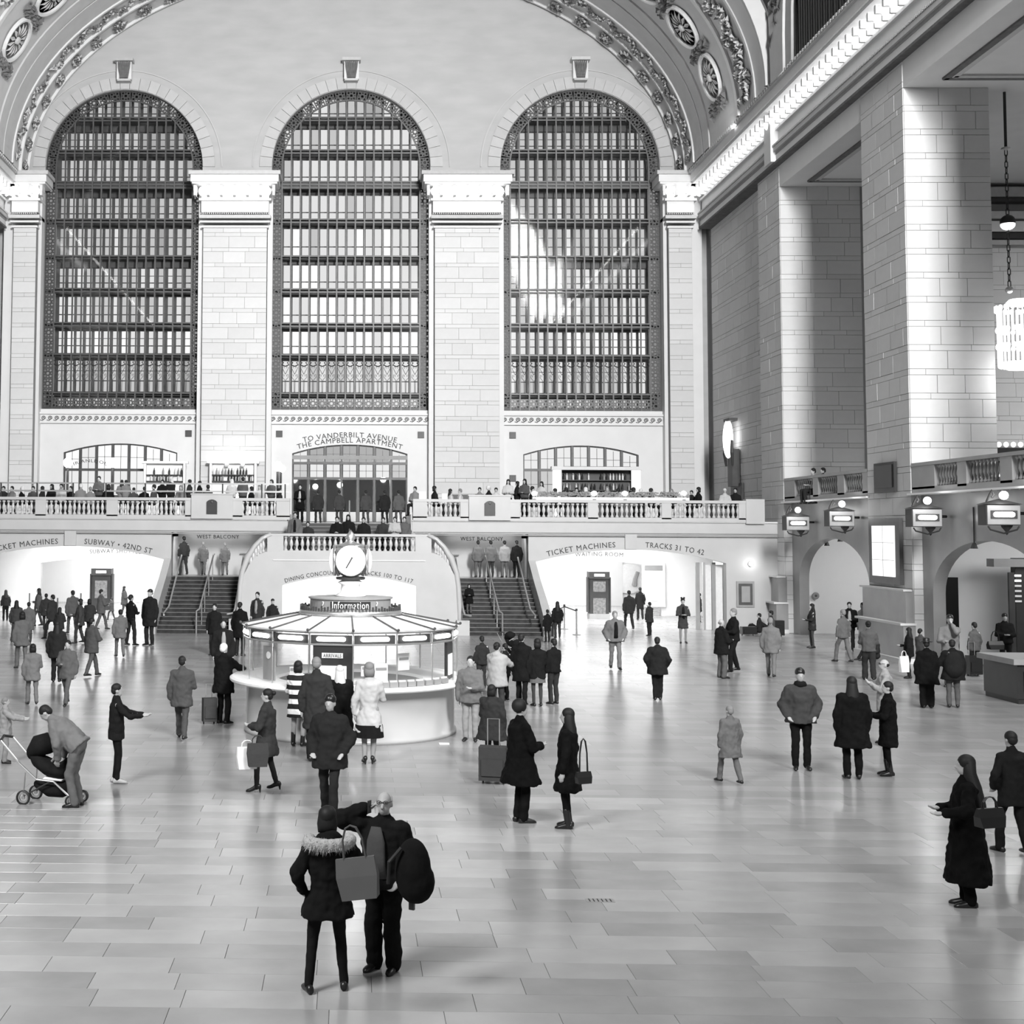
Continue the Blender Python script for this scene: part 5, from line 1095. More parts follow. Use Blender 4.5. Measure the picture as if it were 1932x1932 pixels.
def hair_mesh(st):
    k = 'hair'+st
    if k in _pm: return _pm[k]
    mb = MB(); c = V(0, 0, 0)   # head frame: origin at skull centre (0,0,1.655)
    if st == 'short': mb.ell((0, -.014, .02), (.083, .094, .088), 16, 10); mb.ell((0, -.05, -.02), (.074, .06, .075), 12, 8)
    elif st == 'bald': mb.ell((0, -.04, -.02), (.077, .06, .046), 14, 8)
    elif st == 'long': mb.ell((0, -.016, .022), (.088, .097, .09), 16, 10); mb.ring([(V(0, -.03, .085), V(.045, 0, 0), V(0, .05, 0)), (V(0, -.022, .03), V(.086, 0, 0), V(0, .082, 0)), (V(0, -.028, -.08), V(.095, 0, 0), V(0, .08, 0)), (V(0, -.05, -.2), V(.115, 0, 0), V(0, .085, 0)), (V(0, -.08, -.34), V(.11, 0, 0), V(0, .06, 0)), (V(0, -.1, -.42), V(.06, 0, 0), V(0, .03, 0))], 14)
    elif st == 'bob': mb.ell((0, -.016, .022), (.09, .099, .09), 16, 10); mb.ring([(V(0, -.03, .085), V(.045, 0, 0), V(0, .045, 0)), (V(0, -.03, .04), V(.085, 0, 0), V(0, .068, 0)), (V(0, -.03, -.06), V(.1, 0, 0), V(0, .075, 0)), (V(0, -.035, -.14), V(.09, 0, 0), V(0, .065, 0))], 14)
    elif st == 'bun': mb.ell((0, -.014, .02), (.083, .096, .088), 16, 10); mb.ell((0, -.12, .03), (.04, .04, .04), 10, 8); mb.ell((0, -.05, -.02), (.072, .06, .07), 12, 8)
    elif st == 'afro': mb.ell((0, -.02, .03), (.11, .11, .11), 16, 10)
    elif st == 'veil': mb.ell((0, -.016, .02), (.092, .102, .096), 16, 10); mb.ring([(V(0, -.03, .095), V(.045, 0, 0), V(0, .045, 0)), (V(0, -.03, .04), V(.09, 0, 0), V(0, .085, 0)), (V(0, -.04, -.1), V(.11, 0, 0), V(0, .08, 0)), (V(0, -.08, -.25), V(.16, 0, 0), V(0, .09, 0)), (V(0, -.13, -.45), V(.2, 0, 0), V(0, .08, 0)), (V(0, -.16, -.62), V(.17, 0, 0), V(0, .06, 0))], 16)
    elif st == 'beanie': mb.ell((0, -.008, .038), (.086, .1, .086), 16, 10); mb.ell((0, -.05, -.02), (.072, .058, .06), 12, 8)
    elif st == 'cap': mb.ell((0, -.01, .035), (.084, .098, .078), 16, 10); mb.ell((0, .1, .035), (.06, .06, .01), 12, 6); mb.ell((0, -.05, -.03), (.072, .055, .06), 12, 8)
    elif st == 'hat': mb.lathe([(.15, .04), (.155, .05), (.09, .055), (.085, .13), (.05, .15), (.001, .152)], 16)
    elif st == 'tall': mb.ell((0, -.01, .025), (.084, .095, .085), 14, 8); mb.ell((-.05, 0, .11), (.04, .04, .04), 8, 6); mb.ell((.05, 0, .11), (.04, .04, .04), 8, 6)
    me = mb.mesh('hair'); me.shade_smooth(); me['sm'] = 1; _pm[k] = me; return me
def dresser(label, loc, H, face, coat=None, hem=.78, flare=.02, bulk=.0, pants=.02, cut='t', hair='short', hc='d', arms=('down', 'down'), legs='stand', lean=0.0, vox=.03, fine=False, hood=False, fur=False, waist=False, turn=0.0, skin=None, shoe='shoe', sg=.015, scarf=None, stripe=None, skirt=None, shirt=None, sw=1.0, glasses=False, group=None):
    k = H/1.75; rzp = math.radians(face)
    P = thing('person', label, 'person', tuple(loc), rzp, group); P.scale = (k, k, k)
    arms = tuple(arms); J = skel(legs, arms, lean); R4 = J['R'] @ Matrix.Rotation(turn, 3, 'Z')
    b = link('body', body_mesh(legs, arms, lean, vox, fine, turn), skin or SKIN, P)
    if coat is not None: link('coat' if hem < .85 else 'jacket', coat_mesh(legs, arms, lean, vox, hem, flare, bulk, hood, waist), cloth(coat, stripe), P)
    link('trousers' if cut != 's' else 'leggings', legs_mesh(legs, vox, cut), cloth(pants), P)
    if skirt is not None:
        mb = MB(); mb.ring([(V(0, 0, hem+.12), V(.18+flare, 0, 0), V(0, .14+flare, 0)), (V(0, 0, hem-.1), V(.185+flare+.015, 0, 0), V(0, .15+flare, 0))], 18); mb.build('skirt', cloth(skirt), P)
    if shirt is not None:
        T = J['T']; mb = MB(); mb.ring([(T((0, .11+bulk*1.0, 1.44)), V(.03*sw, 0, 0), V(0, .02, 0)), (T((0, .115+bulk, 1.3)), V(.055*sw, 0, 0), V(0, .03, 0)), (T((0, .12+bulk, 1.1)), V(.06*sw, 0, 0), V(0, .03, 0)), (T((0, .115+bulk, .95)), V(.065*sw, 0, 0), V(0, .03, 0))], 10); mb.build('shirt_front', cloth(shirt), P, smooth=True)
    for i, s in ((0, -1), (1, 1)):
        f = J[i][2]; o = link('shoe', shoe_mesh(shoe), cloth(sg) if sg > .1 else LEATH, P, (f.x, f.y, 0 if f.z < .11 else .03), rz=-s*.15)
    hp = J['T'](V(0, .012, 1.6)+Matrix.Rotation(turn, 3, 'Z') @ V(0, -.008, .055))
    def onhead(nm, me, m): o = link(nm, me, m, P, tuple(hp)); o.rotation_euler = R4.to_euler(); return o
    if hair in ('hat',): onhead('hair', hair_mesh('short'), HAIR[hc]); onhead('hat', hair_mesh('hat'), LEATH)
    elif hair in ('beanie', 'cap'): onhead('cap' if hair == 'cap' else 'beanie', hair_mesh(hair), LEATH)
    elif hair == 'veil': onhead('hair', hair_mesh('veil'), HAIR[hc])
    elif hair: onhead('hair', hair_mesh(hair), HAIR[hc])
    if scarf is not None:
        T = J['T']; mb = MB(); mb.lathe([(.05, -.05), (.1, -.04), (.115, 0), (.095, .05), (.06, .06)], 14, caps=False); o = mb.build('scarf', cloth(scarf), P, tuple(T((0, .01, 1.48))), smooth=True)
    if fur:
        mb = MB(); T = J['T']; rr = random.Random(2); secs = []
        for q in range(13):
            a = PI*(-.1+1.2*q/12); c = T((.2*cos(a), -.1*sin(a)-.06, 1.43-.02*sin(a))); mb.cap(c, c+V(.012, 0, .012), .062, .062, 8)
        link('fur_trim', remesh('fur', mb, .014, 2, 'fur_trim'), FUR, P)
        mb = MB()
        for q in range(900):
            a = PI*(-.12+1.24*rr.random()); c = T((.2*cos(a), -.1*sin(a)-.06, 1.43-.02*sin(a))); d = V(rr.gauss(0, 1), rr.gauss(0, 1), rr.gauss(0, 1)).normalized(); e = c+d*.06; t = c+d*(.085+.015*rr.random())+V(0, 0, -.01); w = d.cross(V(.3, .2, 1)).normalized()*.004
            mb.add([tuple(e-w), tuple(e+w), tuple(t)], [(0, 1, 2)])
        mb.build('fur_hairs', FUR, P, kind='stuff')
    if glasses:
        mb = MB(); T_ = lambda p: hp+R4 @ V(*p)
        for s in (-1, 1): mb.tube([T_((s*.034+.022*cos(a), .098, .008+.017*sin(a))) for a in np.linspace(0, 2*PI, 11)], .003, 4)
        for s in (-1, 1): mb.tube([T_((s*.056, .098, .01)), T_((s*.08, .0, .008))], .003, 4)
        mb.tube([T_((-.012, .1, .01)), T_((.012, .1, .01))], .003, 4); mb.build('glasses', IRON, P)
        mb = MB()
        for s in (-1, 1): mb.ell(T_((s*.032, .082, .005)), (.012, .008, .007), 8, 6)
        mb.build('eyes', IRON, P)
    return P
def man(fx, fy, hy, face, label, z=0.0, **kw):
    loc = gnd(fx, fy, z); top = at(fx, hy, loc.y).z-z; H = top*(1.0 if kw.get('legs') not in ('sit', 'floor') else 1)
    d = loc.y; vx = kw.pop('vox', .014 if d < 16 else .02 if d < 30 else .03)
    kw.setdefault('fine', d < 22)
    if kw.get('legs') == 'sit': H = top/1.34*1.75
    if kw.get('legs') == 'floor': H = top/.98*1.75
    if kw.get('legs') == 'bent': H = 1.75
    return dresser(label, loc, H, face, vox=vx, **kw)
D = dict
# ---- foreground
P1 = man(617, 1872, 1522, 8, 'woman seen from behind in a black fur collared parka, nearest the camera', coat=.008, hem=.72, flare=.045, bulk=.035, pants=.01, cut='s', hair='bob', hc='d', legs='wide', arms=('pocket', (.2, .14, 1.12)), hood=True, fur=True, waist=True, vox=.012, fine=True, shoe='shoe', turn=-.25)
P2 = man(725, 1832, 1494, 152, 'balding man with glasses holding a phone to his ear, facing the fur collared woman', coat=.008, hem=.84, flare=.05, bulk=.08, pants=.008, cut='b', hair='bald', hc='g', legs='stand', arms=('pocket', 'ear'), shirt=.07, sw=1.8, vox=.012, fine=True, glasses=True, turn=.25)
man(1828, 1712, 1426, 75, 'woman in a long black coat with long dark hair, largest figure at right', coat=.004, hem=.3, flare=.1, bulk=.05, pants=.004, hair='veil', arms=((.3, .3, 1.12), 'front'), legs='close', vox=.016, fine=True)
man(1912, 1612, 1380, 12, 'person in a dark jacket cut off by the right edge, behind the long coated woman', coat=.012, hem=.7, flare=.0, bulk=.02, pants=.01, arms=('pocket', 'pocket'), legs='step')
man(1512, 1452, 1262, 172, 'man in a dark beanie and grey winter jacket with hands in pockets', coat=.05, hem=.82, flare=.03, bulk=.07, pants=.008, hair='beanie', arms=('pocket', 'pocket'), scarf=.01, legs='stand')
man(1610, 1470, 1277, -5, 'woman from behind in a long black coat with long hair, beside the phone reader', coat=.006, hem=.55, flare=.07, bulk=.07, pants=.006, hair='long', arms=('down', 'down'), legs='stand')
man(1678, 1464, 1286, 75, 'person in a plain black knee length coat facing left, right of the long haired woman', coat=.005, hem=.55, flare=.03, bulk=.02, pants=.005, cut='s', hair='short', arms=('front', 'front'), legs='close', shoe='boot')
man(1672, 1405, 1244, 80, 'balding man in a light grey jacket looking down at his phone', coat=.3, hem=.68, flare=.02, bulk=.03, pants=.01, hair='bald', arms=('phone', 'phone'), glasses=True, shirt=None, legs='stand', turn=0)
man(1750, 1336, 1207, -10, 'woman from behind in a black hat and flared black coat with dark trousers', coat=.006, hem=.62, flare=.1, bulk=.05, pants=.01, hair='hat', arms=('down', 'down'), legs='stand', cut='b')
man(1799, 1335, 1207, -20, 'person carrying a big dark backpack, grey trousers, right of the black hatted woman', coat=.012, hem=.72, flare=.07, bulk=.07, pants=.1, hair='short', arms=('strap', 'down'), legs='stand')
man(1795, 1296, 1160, 150, 'man in a cap and light shirt raising a hand, behind the backpack wearer', coat=.2, hem=.85, pants=.1, hair='cap', arms=('face', 'front'), bulk=.03)
man(1840, 1274, 1174, 20, 'grey jacketed traveller standing behind a black wheeled case', coat=.09, hem=.8, pants=.02, arms=('down', 'down'), legs='stand')
man(1898, 1266, 1158, 165, 'man in a dark jacket and beanie with a shoulder bag beside the stone counter', coat=.012, hem=.85, bulk=.05, pants=.012, hair='beanie', arms=('front', 'front'))
man(1716, 1280, 1184, 60, 'woman in black with long black hair holding white bags', coat=.01, hem=.75, bulk=.03, pants=.02, hair='long', arms=('down', 'front'))
man(1738, 1276, 1186, -60, 'blurred person in a grey jacket just right of the woman with white bags', coat=.06, hem=.8, pants=.05, hair='short', arms=('front', 'down'))
man(1640, 1284, 1172, -15, 'person in a grey fleece and dark trousers left of the seated man', coat=.09, hem=.85, bulk=.03, pants=.03, hair='bun', arms=('front', 'front'), legs='step', cut='b')
man(1652, 1246, 1197, 100, 'man sitting on the floor against the base of the great pier', coat=.03, hem=.85, bulk=.03, pants=.02, legs='floor', arms=('front', 'front'))
man(1604, 1228, 1136, 160, 'man in a black jacket with hands clasped, leaning by the track arch', coat=.01, hem=.85, bulk=.07, pants=.02, arms=('front', 'front'), legs='step', shirt=.4)
man(1629, 1226, 1137, 110, 'man in a light shirt talking to the black jacketed man', coat=.34, hem=.85, bulk=.02, pants=.03, arms=('front', 'down'))
man(1533, 1223, 1139, 90, 'young woman in a short dark coat standing alone by the far track arch', coat=.03, hem=.7, flare=.03, pants=.06, cut='s', hair='long', arms=('front', 'front'))
man(1385, 1268, 1148, 100, 'tall man in a black sweater talking to a shorter bald man', coat=.01, hem=.86, bulk=.02, pants=.01, hair='short', hc='g', arms=('front', 'front'), legs='step')
man(1362, 1280, 1168, -75, 'short bald man in a thick black coat and grey trousers', coat=.01, hem=.72, flare=.02, bulk=.07, pants=.1, hair='bald', hc='g', arms=('front', 'front'), cut='b')
man(1289, 1214, 1129, 175, 'woman in a grey coat and high hair standing alone by the right passage', coat=.05, hem=.58, flare=.03, pants=.25, cut='s', hair='tall', arms=('front', 'front'), shirt=.01)
man(1241, 1321, 1202, -10, 'person from behind in a puffy black jacket, standing alone in the middle', coat=.015, hem=.72, flare=.04, bulk=.09, pants=.012, hair='short', arms=('pocket', 'pocket'), legs='close')
man(1161, 1263, 1153, 178, 'man in an open light jacket and dark scarf walking towards the camera', coat=.14, hem=.84, flare=.03, bulk=.08, pants=.16, hair='short', hc='g', shirt=.01, arms=('pocket', 'pocket'), legs='step')
man(1187, 1188, 1114, 10, 'dark coated person walking away just right of the black booth', coat=.03, hem=.72, bulk=.03, pants=.03, legs='walk')
man(1208, 1170, 1108, -5, 'person in a black coat further back between two walkers, right of the booth', coat=.015, hem=.6, pants=.02, legs='step')
man(1226, 1200, 1136, 30, 'hunched person in a dark jacket lifting one arm, right of the booth', coat=.03, hem=.7, bulk=.03, pants=.02, arms=('down', 'high'), legs='close')
man(1320, 1174, 1119, 60, 'grey figure standing by the steel door jambs', coat=.05, hem=.62, pants=.2, legs='stand')
man(1093, 1140, 1087, 120, 'man in a pale suit at the back of the right passage', coat=.35, hem=.78, pants=.25)
man(1108, 1141, 1086, -110, 'companion in a pale grey coat at the back of the right passage', coat=.3, hem=.6, pants=.25)
man(1052, 1204, 1135, 0, 'child in black standing between the barrier posts and the stairs', coat=.012, hem=.75, pants=.04, hair='long')
man(1033, 1212, 1150, 20, 'small dark figure at the foot of the right staircase', coat=.01, hem=.6, pants=.02)
# ---- centre right
man(1072, 1563, 1337, 70, 'woman in a black belted coat and long hair facing left, small bag at her side', coat=.005, hem=.55, flare=.06, bulk=.03, pants=.006, cut='s', hair='long', arms=('down', 'pocket'), waist=True, legs='stand', shoe='boot')
man(982, 1553, 1323, -72, 'tall person in a flared black coat facing the long haired woman', coat=.004, hem=.58, flare=.12, bulk=.06, pants=.006, hair='afro', arms=('down', 'front'), legs='close')
man(888, 1398, 1238, 165, 'man in a grey jacket and pale trousers at the right end of the kiosk counter', coat=.14, hem=.8, bulk=.07, pants=.28, hair='short', arms=('front', 'down'))
man(909, 1300, 1200, 15, 'man with dark hair from behind, right of the kiosk', coat=.025, hem=.8, pants=.03, hair='short')
man(938, 1350, 1212, -30, 'person in a pale hooded coat beside the dark haired man', coat=.35, hem=.7, flare=.04, bulk=.07, pants=.05, hood=True, hair='bun', arms=('front', 'fwd'))
man(984, 1332, 1195, -20, 'tall man in a long dark coat in the group right of the kiosk', coat=.008, hem=.6, bulk=.03, pants=.01, legs='step')
man(1014, 1333, 1205, 10, 'woman from behind in a black top and grey skirt', coat=.01, hem=.72, bulk=.03, pants=.05, cut='s', skirt=.12, hair='bob', arms=('down', 'front'))
man(1045, 1329, 1205, 30, 'man in a black jacket and jeans, rightmost of the group by the kiosk', coat=.01, hem=.85, bulk=.03, pants=.03, arms=('down', 'front'))
man(953, 1322, 1214, 40, 'person in a dark jacket partly hidden in the middle of the group', coat=.02, hem=.75, pants=.02)
man(928, 1448, 1292, -30, 'bulky traveller in a dark patterned coat pulling a wheeled bag', coat=.03, hem=.6, flare=.08, bulk=.1, pants=.03, hair='bob', arms=('front', 'down'))
# ---- at the kiosk
man(696, 1441, 1250, 0, 'woman from behind in a pale belted coat over a black skirt at the kiosk', coat=.48, hem=.56, flare=.06, bulk=.02, pants=.3, cut='s', skirt=.01, hair='bob', hc='g', arms=('down', 'front'), waist=True, shoe='heel', legs='close')
man(596, 1436, 1240, 0, 'tall man from behind in a long dark grey coat at the kiosk', coat=.03, hem=.55, flare=.02, bulk=.03, pants=.015, hair='short', hc='g')
man(640, 1425, 1256, 10, 'woman from behind with long blond hair and a black coat at the kiosk', coat=.008, hem=.5, flare=.03, bulk=.08, pants=.02, hair='long', hc='b', arms=('front', 'front'))
man(562, 1408, 1247, -15, 'woman in a black and white striped knitted coat at the kiosk', coat=.5, hem=.6, bulk=.04, pants=.3, cut='s', hair='bob', stripe=1.55, arms=('front', 'front'), shoe='boot')
man(622, 1540, 1312, 165, 'person in a dark jacket and beanie walking towards the camera, in front of the kiosk', coat=.018, hem=.7, flare=.02, bulk=.08, pants=.02, hair='beanie', arms=('pocket', 'pocket'), legs='step')
man(503, 1494, 1300, 78, 'woman in a dark grey coat and heeled boots carrying bags, left of the kiosk front', coat=.035, hem=.62, flare=.04, bulk=.04, pants=.02, cut='s', hair='bun', arms=('front', 'front'), shoe='heel', legs='step', waist=True)
man(421, 1366, 1214, -35, 'grey haired man in a black coat leaning to the left end of the kiosk counter', coat=.008, hem=.68, flare=.03, bulk=.06, pants=.012, hair='short', hc='w', arms=('fwd', 'fwd'))
man(420, 1300, 1168, -170, 'man in a black jacket facing the camera, left of the kiosk', coat=.014, hem=.8, bulk=.06, pants=.03, shirt=.3, arms=('down', 'down'))
man(404, 1236, 1139, 170, 'person in dark clothes on the floor below the left staircase, nearer the handrail', coat=.012, hem=.72, bulk=.03, pants=.02)
man(452, 1238, 1136, -20, 'person in a black coat at the right foot of the left staircase', coat=.008, hem=.6, flare=.03, bulk=.04, pants=.02)
man(485, 1206, 1117, 160, 'man in a dark suit beside the left stair rail behind the kiosk', coat=.03, hem=.75, pants=.03, shirt=.3)
man(514, 1206, 1130, 180, 'person with a black cap just right of the dark suited man behind the kiosk', coat=.02, hem=.7, pants=.03, hair='cap')
# ---- left part
man(246, 1218, 1122, -40, 'man in a black t-shirt standing with legs apart, left of the left stairs', coat=.008, hem=.86, pants=.02, legs='wide', arms=('front', 'front'))
man(282, 1218, 1112, 150, 'person in a black cap and long dark coat, nearest the left stairs', coat=.015, hem=.6, bulk=.06, flare=.02, pants=.02, hair='cap')
man(10, 1172, 1113, 20, 'woman with long dark hair by the ticket doors at the left edge', coat=.02, hem=.85, pants=.01, hair='long')
man(30, 1212, 1133, 0, 'person from behind in a grey jacket, second from the left edge', coat=.05, hem=.82, bulk=.05, pants=.05, hair='long', legs='wide')
man(53, 1213, 1136, 20, 'child in a mid grey coat, third from the left edge', coat=.12, hem=.55, flare=.06, bulk=.03, pants=.06)
for i, (fx, fy, hy, fc, g, gp, lab) in enumerate(((86, 1190, 1120, 10, .035, .04, 'dark grey walker in the left crowd, nearest the thin barrier posts'), (112, 1214, 1146, -20, .03, .03, 'walker in a dark jacket in the left crowd, between two taller ones'), (136, 1196, 1114, 30, .09, .08, 'mid grey walker in the left crowd, in front of the passage wall'), (168, 1202, 1130, -10, .035, .03, 'walker in a charcoal coat left of the booth in the left passage'), (210, 1170, 1128, 60, .06, .05, 'walker just right of the booth in the left passage'), (234, 1164, 1106, -90, .06, .05, 'distant walker near the escalator posters in the left passage'),
    (98, 1206, 1122, 60, .03, .03, 'dark walker overlapping the left crowd, just right of the posts'), (150, 1214, 1130, 100, .05, .04, 'charcoal coated walker in the middle of the left crowd'), (190, 1188, 1112, -60, .1, .1, 'pale grey walker in front of the left booth'), (72, 1182, 1110, 90, .08, .08, 'grey walker at the left side of the crowd near the doors'), (126, 1330, 1208, 170, .1, .1, 'grey blurred walker coming forward in the left crowd'), (60, 1330, 1215, 20, .16, .16, 'pale walker behind the pushchair'), (226, 1240, 1150, 20, .14, .14, 'light grey walker left of the man in the black t-shirt'),
    (106, 1288, 1172, 5, .02, .02, 'dark figure walking away in the left foreground crowd'), (172, 1276, 1166, -40, .07, .08, 'stooping grey figure in the left foreground crowd'), (40, 1262, 1154, 30, .12, .12, 'pale grey walker near the left edge behind the pushchair'), (342, 1395, 1238, 0, .07, .07, 'tall grey blurred walker between the left stairs and the kiosk'))):
    man(fx, fy, hy, fc, lab, coat=g, hem=.7, bulk=.05, flare=.02, pants=gp, legs=('walk', 'step')[i % 2], hair=('short', 'long', 'short', 'bob')[i % 4], arms=('down', 'front'))
man(146, 1523, 1322, 80, 'person in a light grey jacket bending over the pushchair', coat=.16, hem=.85, bulk=.05, pants=.12, legs='bent', lean=.85, arms=((.12, .35, 1.0), (.12, .35, 1.0)), sg=.1, hair='short')
man(8, 1440, 1316, -80, 'pale grey figure at the left edge pushing the pushchair', coat=.28, hem=.75, bulk=.04, pants=.25, arms=('fwd', 'fwd'), hair='short', hc='g')
man(218, 1478, 1290, -75, 'man in a slim black jacket and jeans with pale trainers, one arm stretched out', coat=.012, hem=.78, bulk=.0, pants=.01, cut='s', arms=('fwd', (.2, .45, 1.2)), legs='close', sg=.4)
man(1378, 1478, 1332, 20, 'blurred grey figure walking away alone in the right middle of the floor', coat=.13, hem=.6, flare=.05, bulk=.06, pants=.13, legs='walk', hair='short', hc='g')
man(1455, 1278, 1165, -20, 'faint grey figure in the distance left of the track arches', coat=.16, hem=.7, pants=.16, bulk=.03, legs='walk', hc='g')
man(1592, 1250, 1150, 20, 'pale blurred walker in front of the leaning man', coat=.12, hem=.8, pants=.14, legs='walk', hc='g')
# luggage sitters near the corner
man(1433, 1196, 1157, 60, 'woman sitting on the floor against luggage by the corner base', coat=.02, hem=.85, pants=.015, legs='floor', arms=('lap', 'lap'))
man(1455, 1196, 1152, 70, 'man sitting on the floor against luggage, nearest the corner', coat=.03, hem=.85, pants=.02, legs='floor', arms=('lap', 'lap'), skin=SKIND)
# ---- on the stairs
def stair_man(fx, step, hy, face, label, side, **kw):
    z = .155*step; y = 55.15+.285*(step-.5) if step < 14 else 60.0
    P = at(fx, 1100, y); H = at(fx, hy, y).z-z; return dresser(label, (P.x, y, z if step < 14 else 2.17), H, face, vox=.035, **kw)
stair_man(885, 5, 1102, 178, 'child in a black hooded coat coming down the right staircase', 1, coat=.008, hem=.62, flare=.04, bulk=.05, pants=.1, hair='long', arms=('front', 'front'))
stair_man(346, 14, 1012, 30, 'dark figure at the top left of the left staircase', -1, coat=.03, hem=.85, pants=.03, legs='step')
stair_man(383, 14, 1022, 0, 'blurred climber at the top of the left staircase, left of the rail', -1, coat=.12, hem=.7, pants=.12, legs='walk', hc='g')
stair_man(424, 14, 1024, 10, 'blurred climber at the top of the left staircase, right of the rail', -1, coat=.13, hem=.7, pants=.12, legs='step', hc='g')
for px_, g, gp, lab in ((902, .12, .12, 'grey blurred person at the top of the right staircase, leftmost'), (926, .12, .04, 'person in a dark grey coat at the top of the right stairs, beside the rail'), (952, .25, .12, 'person in a pale jacket at the top of the right stairs'), (975, .012, .012, 'person in black leaning at the top right of the right staircase')):
    stair_man(px_, 14, 1020, 10, lab, 1, coat=g, hem=.75, flare=.03, bulk=.04, pants=gp, legs='stand', hair='cap' if px_ == 975 else 'short')
# people on the upper middle steps
def up_man(px_, y, z, hy, face, label, legs='sit', **kw):
    P = at(px_, 980, y); top = at(px_, hy, y).z-z; H = top/1.34*1.75 if legs == 'sit' else top
    return dresser(label, (P.x, y, z), min(max(H, 1.4), 1.95), face, legs=legs, vox=.035, **kw)
up_man(566, 59.0, 4.5, 914, 175, 'man in a black overcoat standing at the left end of the middle steps', legs='stand', coat=.006, hem=.6, flare=.02, bulk=.03, pants=.008, arms=('front', 'front'), shirt=.4)
for px_, y, z, hy, g, lab, kw in ((557, 57.5, 3.1, 966, .12, 'man in an open grey jacket at the left of the middle landing', D(shirt=.01, legs='stand')), (581, 59.3, 3.26, 984, .03, 'child seated low beside the grey jacketed man', D()), (636, 59.4, 3.3, 968, .01, 'dark haired person in black sitting on the middle steps, left of the clock finial', D(arms=('front', 'front'))),
    (657, 59.8, 3.42, 971, .012, 'person with a long face sitting just behind the clock finial', D(hair='long')), (686, 59.6, 3.3, 976, .015, 'hooded person sitting on the middle steps right of the clock finial', D(hood=True)), (723, 59.6, 3.3, 976, .04, 'blurred dark person sitting further right on the middle steps', D()), (745, 57.4, 3.1, 984, .4, 'person in a light patterned jacket leaning on the middle landing rail', D(arms=('front', 'front'), legs='stand')), (763, 57.5, 3.1, 980, .1, 'person in a checked shirt at the right end of the middle landing', D(legs='stand'))):
    kw = dict(kw); lg = kw.pop('legs', 'sit'); up_man(px_, y, z if lg == 'sit' else 3.1, hy if lg == 'sit' else min(hy, 975), 175, lab, legs=lg, coat=g, hem=.85, bulk=.04, pants=.02, **kw)
for px_, g, lab in ((600, .03, 'dark blurred figure in front of the left glass doors'), (640, .05, 'grey blurred figure in front of the glass doors, left of centre'), (690, .06, 'grey blurred figure in front of the glass doors, right of centre'), (726, .02, 'dark figure before the right glass doors'), (752, .1, 'pale grey figure at the rightmost glass door')):
    up_man(px_, 66.0, 4.5, 925, 10, lab, legs='step', coat=g, hem=.7, bulk=.04, pants=g)
# ---- diners along the balconies
rd = random.Random(77); ordn = ['first', 'second', 'third', 'fourth', 'fifth', 'sixth', 'seventh', 'eighth', 'ninth', 'tenth', 'eleventh', 'twelfth', 'thirteenth', 'fourteenth', 'fifteenth', 'sixteenth']
def diners(xs, where, end, grp):
    for i, (px_, st) in enumerate(xs):
        y = rd.uniform(60.9, 62.5) if not st else rd.uniform(62.8, 64.5); g = rd.choice((.01, .015, .03, .08, .2, .5)); hs = rd.choice(('short', 'short', 'bob', 'long')); gn = 'black' if g < .02 else 'dark grey' if g < .05 else 'grey' if g < .1 else 'light grey' if g < .3 else 'white'
        P = at(px_, 960, y); P.z = 4.85
        dresser('%s diner in %s, %s from %s' % ('standing' if st else 'seated', gn, ordn[i], end), tuple(P), rd.uniform(1.62, 1.85), rd.choice((170, 90, -90, 20, 150)), legs='stand' if st else 'sit', coat=g, hem=.86, bulk=.03, pants=.02, hair=hs, hc=rd.choice('dddgb'), vox=.045, arms=('front', 'front'), group=grp)
diners([(6, 0), (22, 0), (41, 0), (62, 0), (79, 0), (97, 0), (115, 0), (133, 0), (152, 0), (170, 0), (186, 1), (204, 0), (229, 1), (237, 1), (252, 0)], 'left', 'the left edge behind the left balustrade', 'diners on the left balcony')
diners([(272, 0), (290, 0), (306, 1), (322, 1), (341, 0), (357, 1), (376, 1), (392, 0), (437, 1), (458, 1), (474, 0), (490, 0), (512, 1), (527, 0)], 'left', 'the lamp post behind the left pedestal', 'diners by the left pedestal')
diners([(783, 0), (820, 0), (850, 0), (868, 0), (905, 0), (922, 0), (936, 0), (959, 1), (976, 1), (990, 1), (1005, 0), (1022, 1)], 'right', 'the glass doors behind the right balustrade', 'people on the right balcony')
diners([(1047, 0), (1068, 0), (1088, 0), (1105, 0), (1146, 0), (1166, 0), (1196, 0), (1209, 0), (1229, 0), (1267, 0), (1305, 0), (1318, 0), (1368, 0), (1388, 0)], 'right', 'the bar canopy above the right planter', 'people before the bar')
for px_, Y_, lab, g in ((1527, 55.0, 'person at the far gallery rail, left one of two', .3), (1545, 54.5, 'person in black at the far gallery rail, right one of two', .01), (1848, 42.5, 'dark haired person in white at the near gallery rail', .6), (1897, 41.0, 'person with dark hair in front of the bright drum display', .02), (1912, 40.3, 'second dark haired head in front of the bright drum display', .02), (1930, 39.6, 'dark haired head at the right edge of the near gallery', .01)):
    dresser(lab, (2560*0+(px_-659)/2560*Y_+.02*0, Y_, 5.35), 1.3/1.34*1.75 if px_ > 1800 else 1.45/1.34*1.75, 100, legs='sit', coat=g, hem=.86, pants=.02, vox=.035, arms=('front', 'front'))

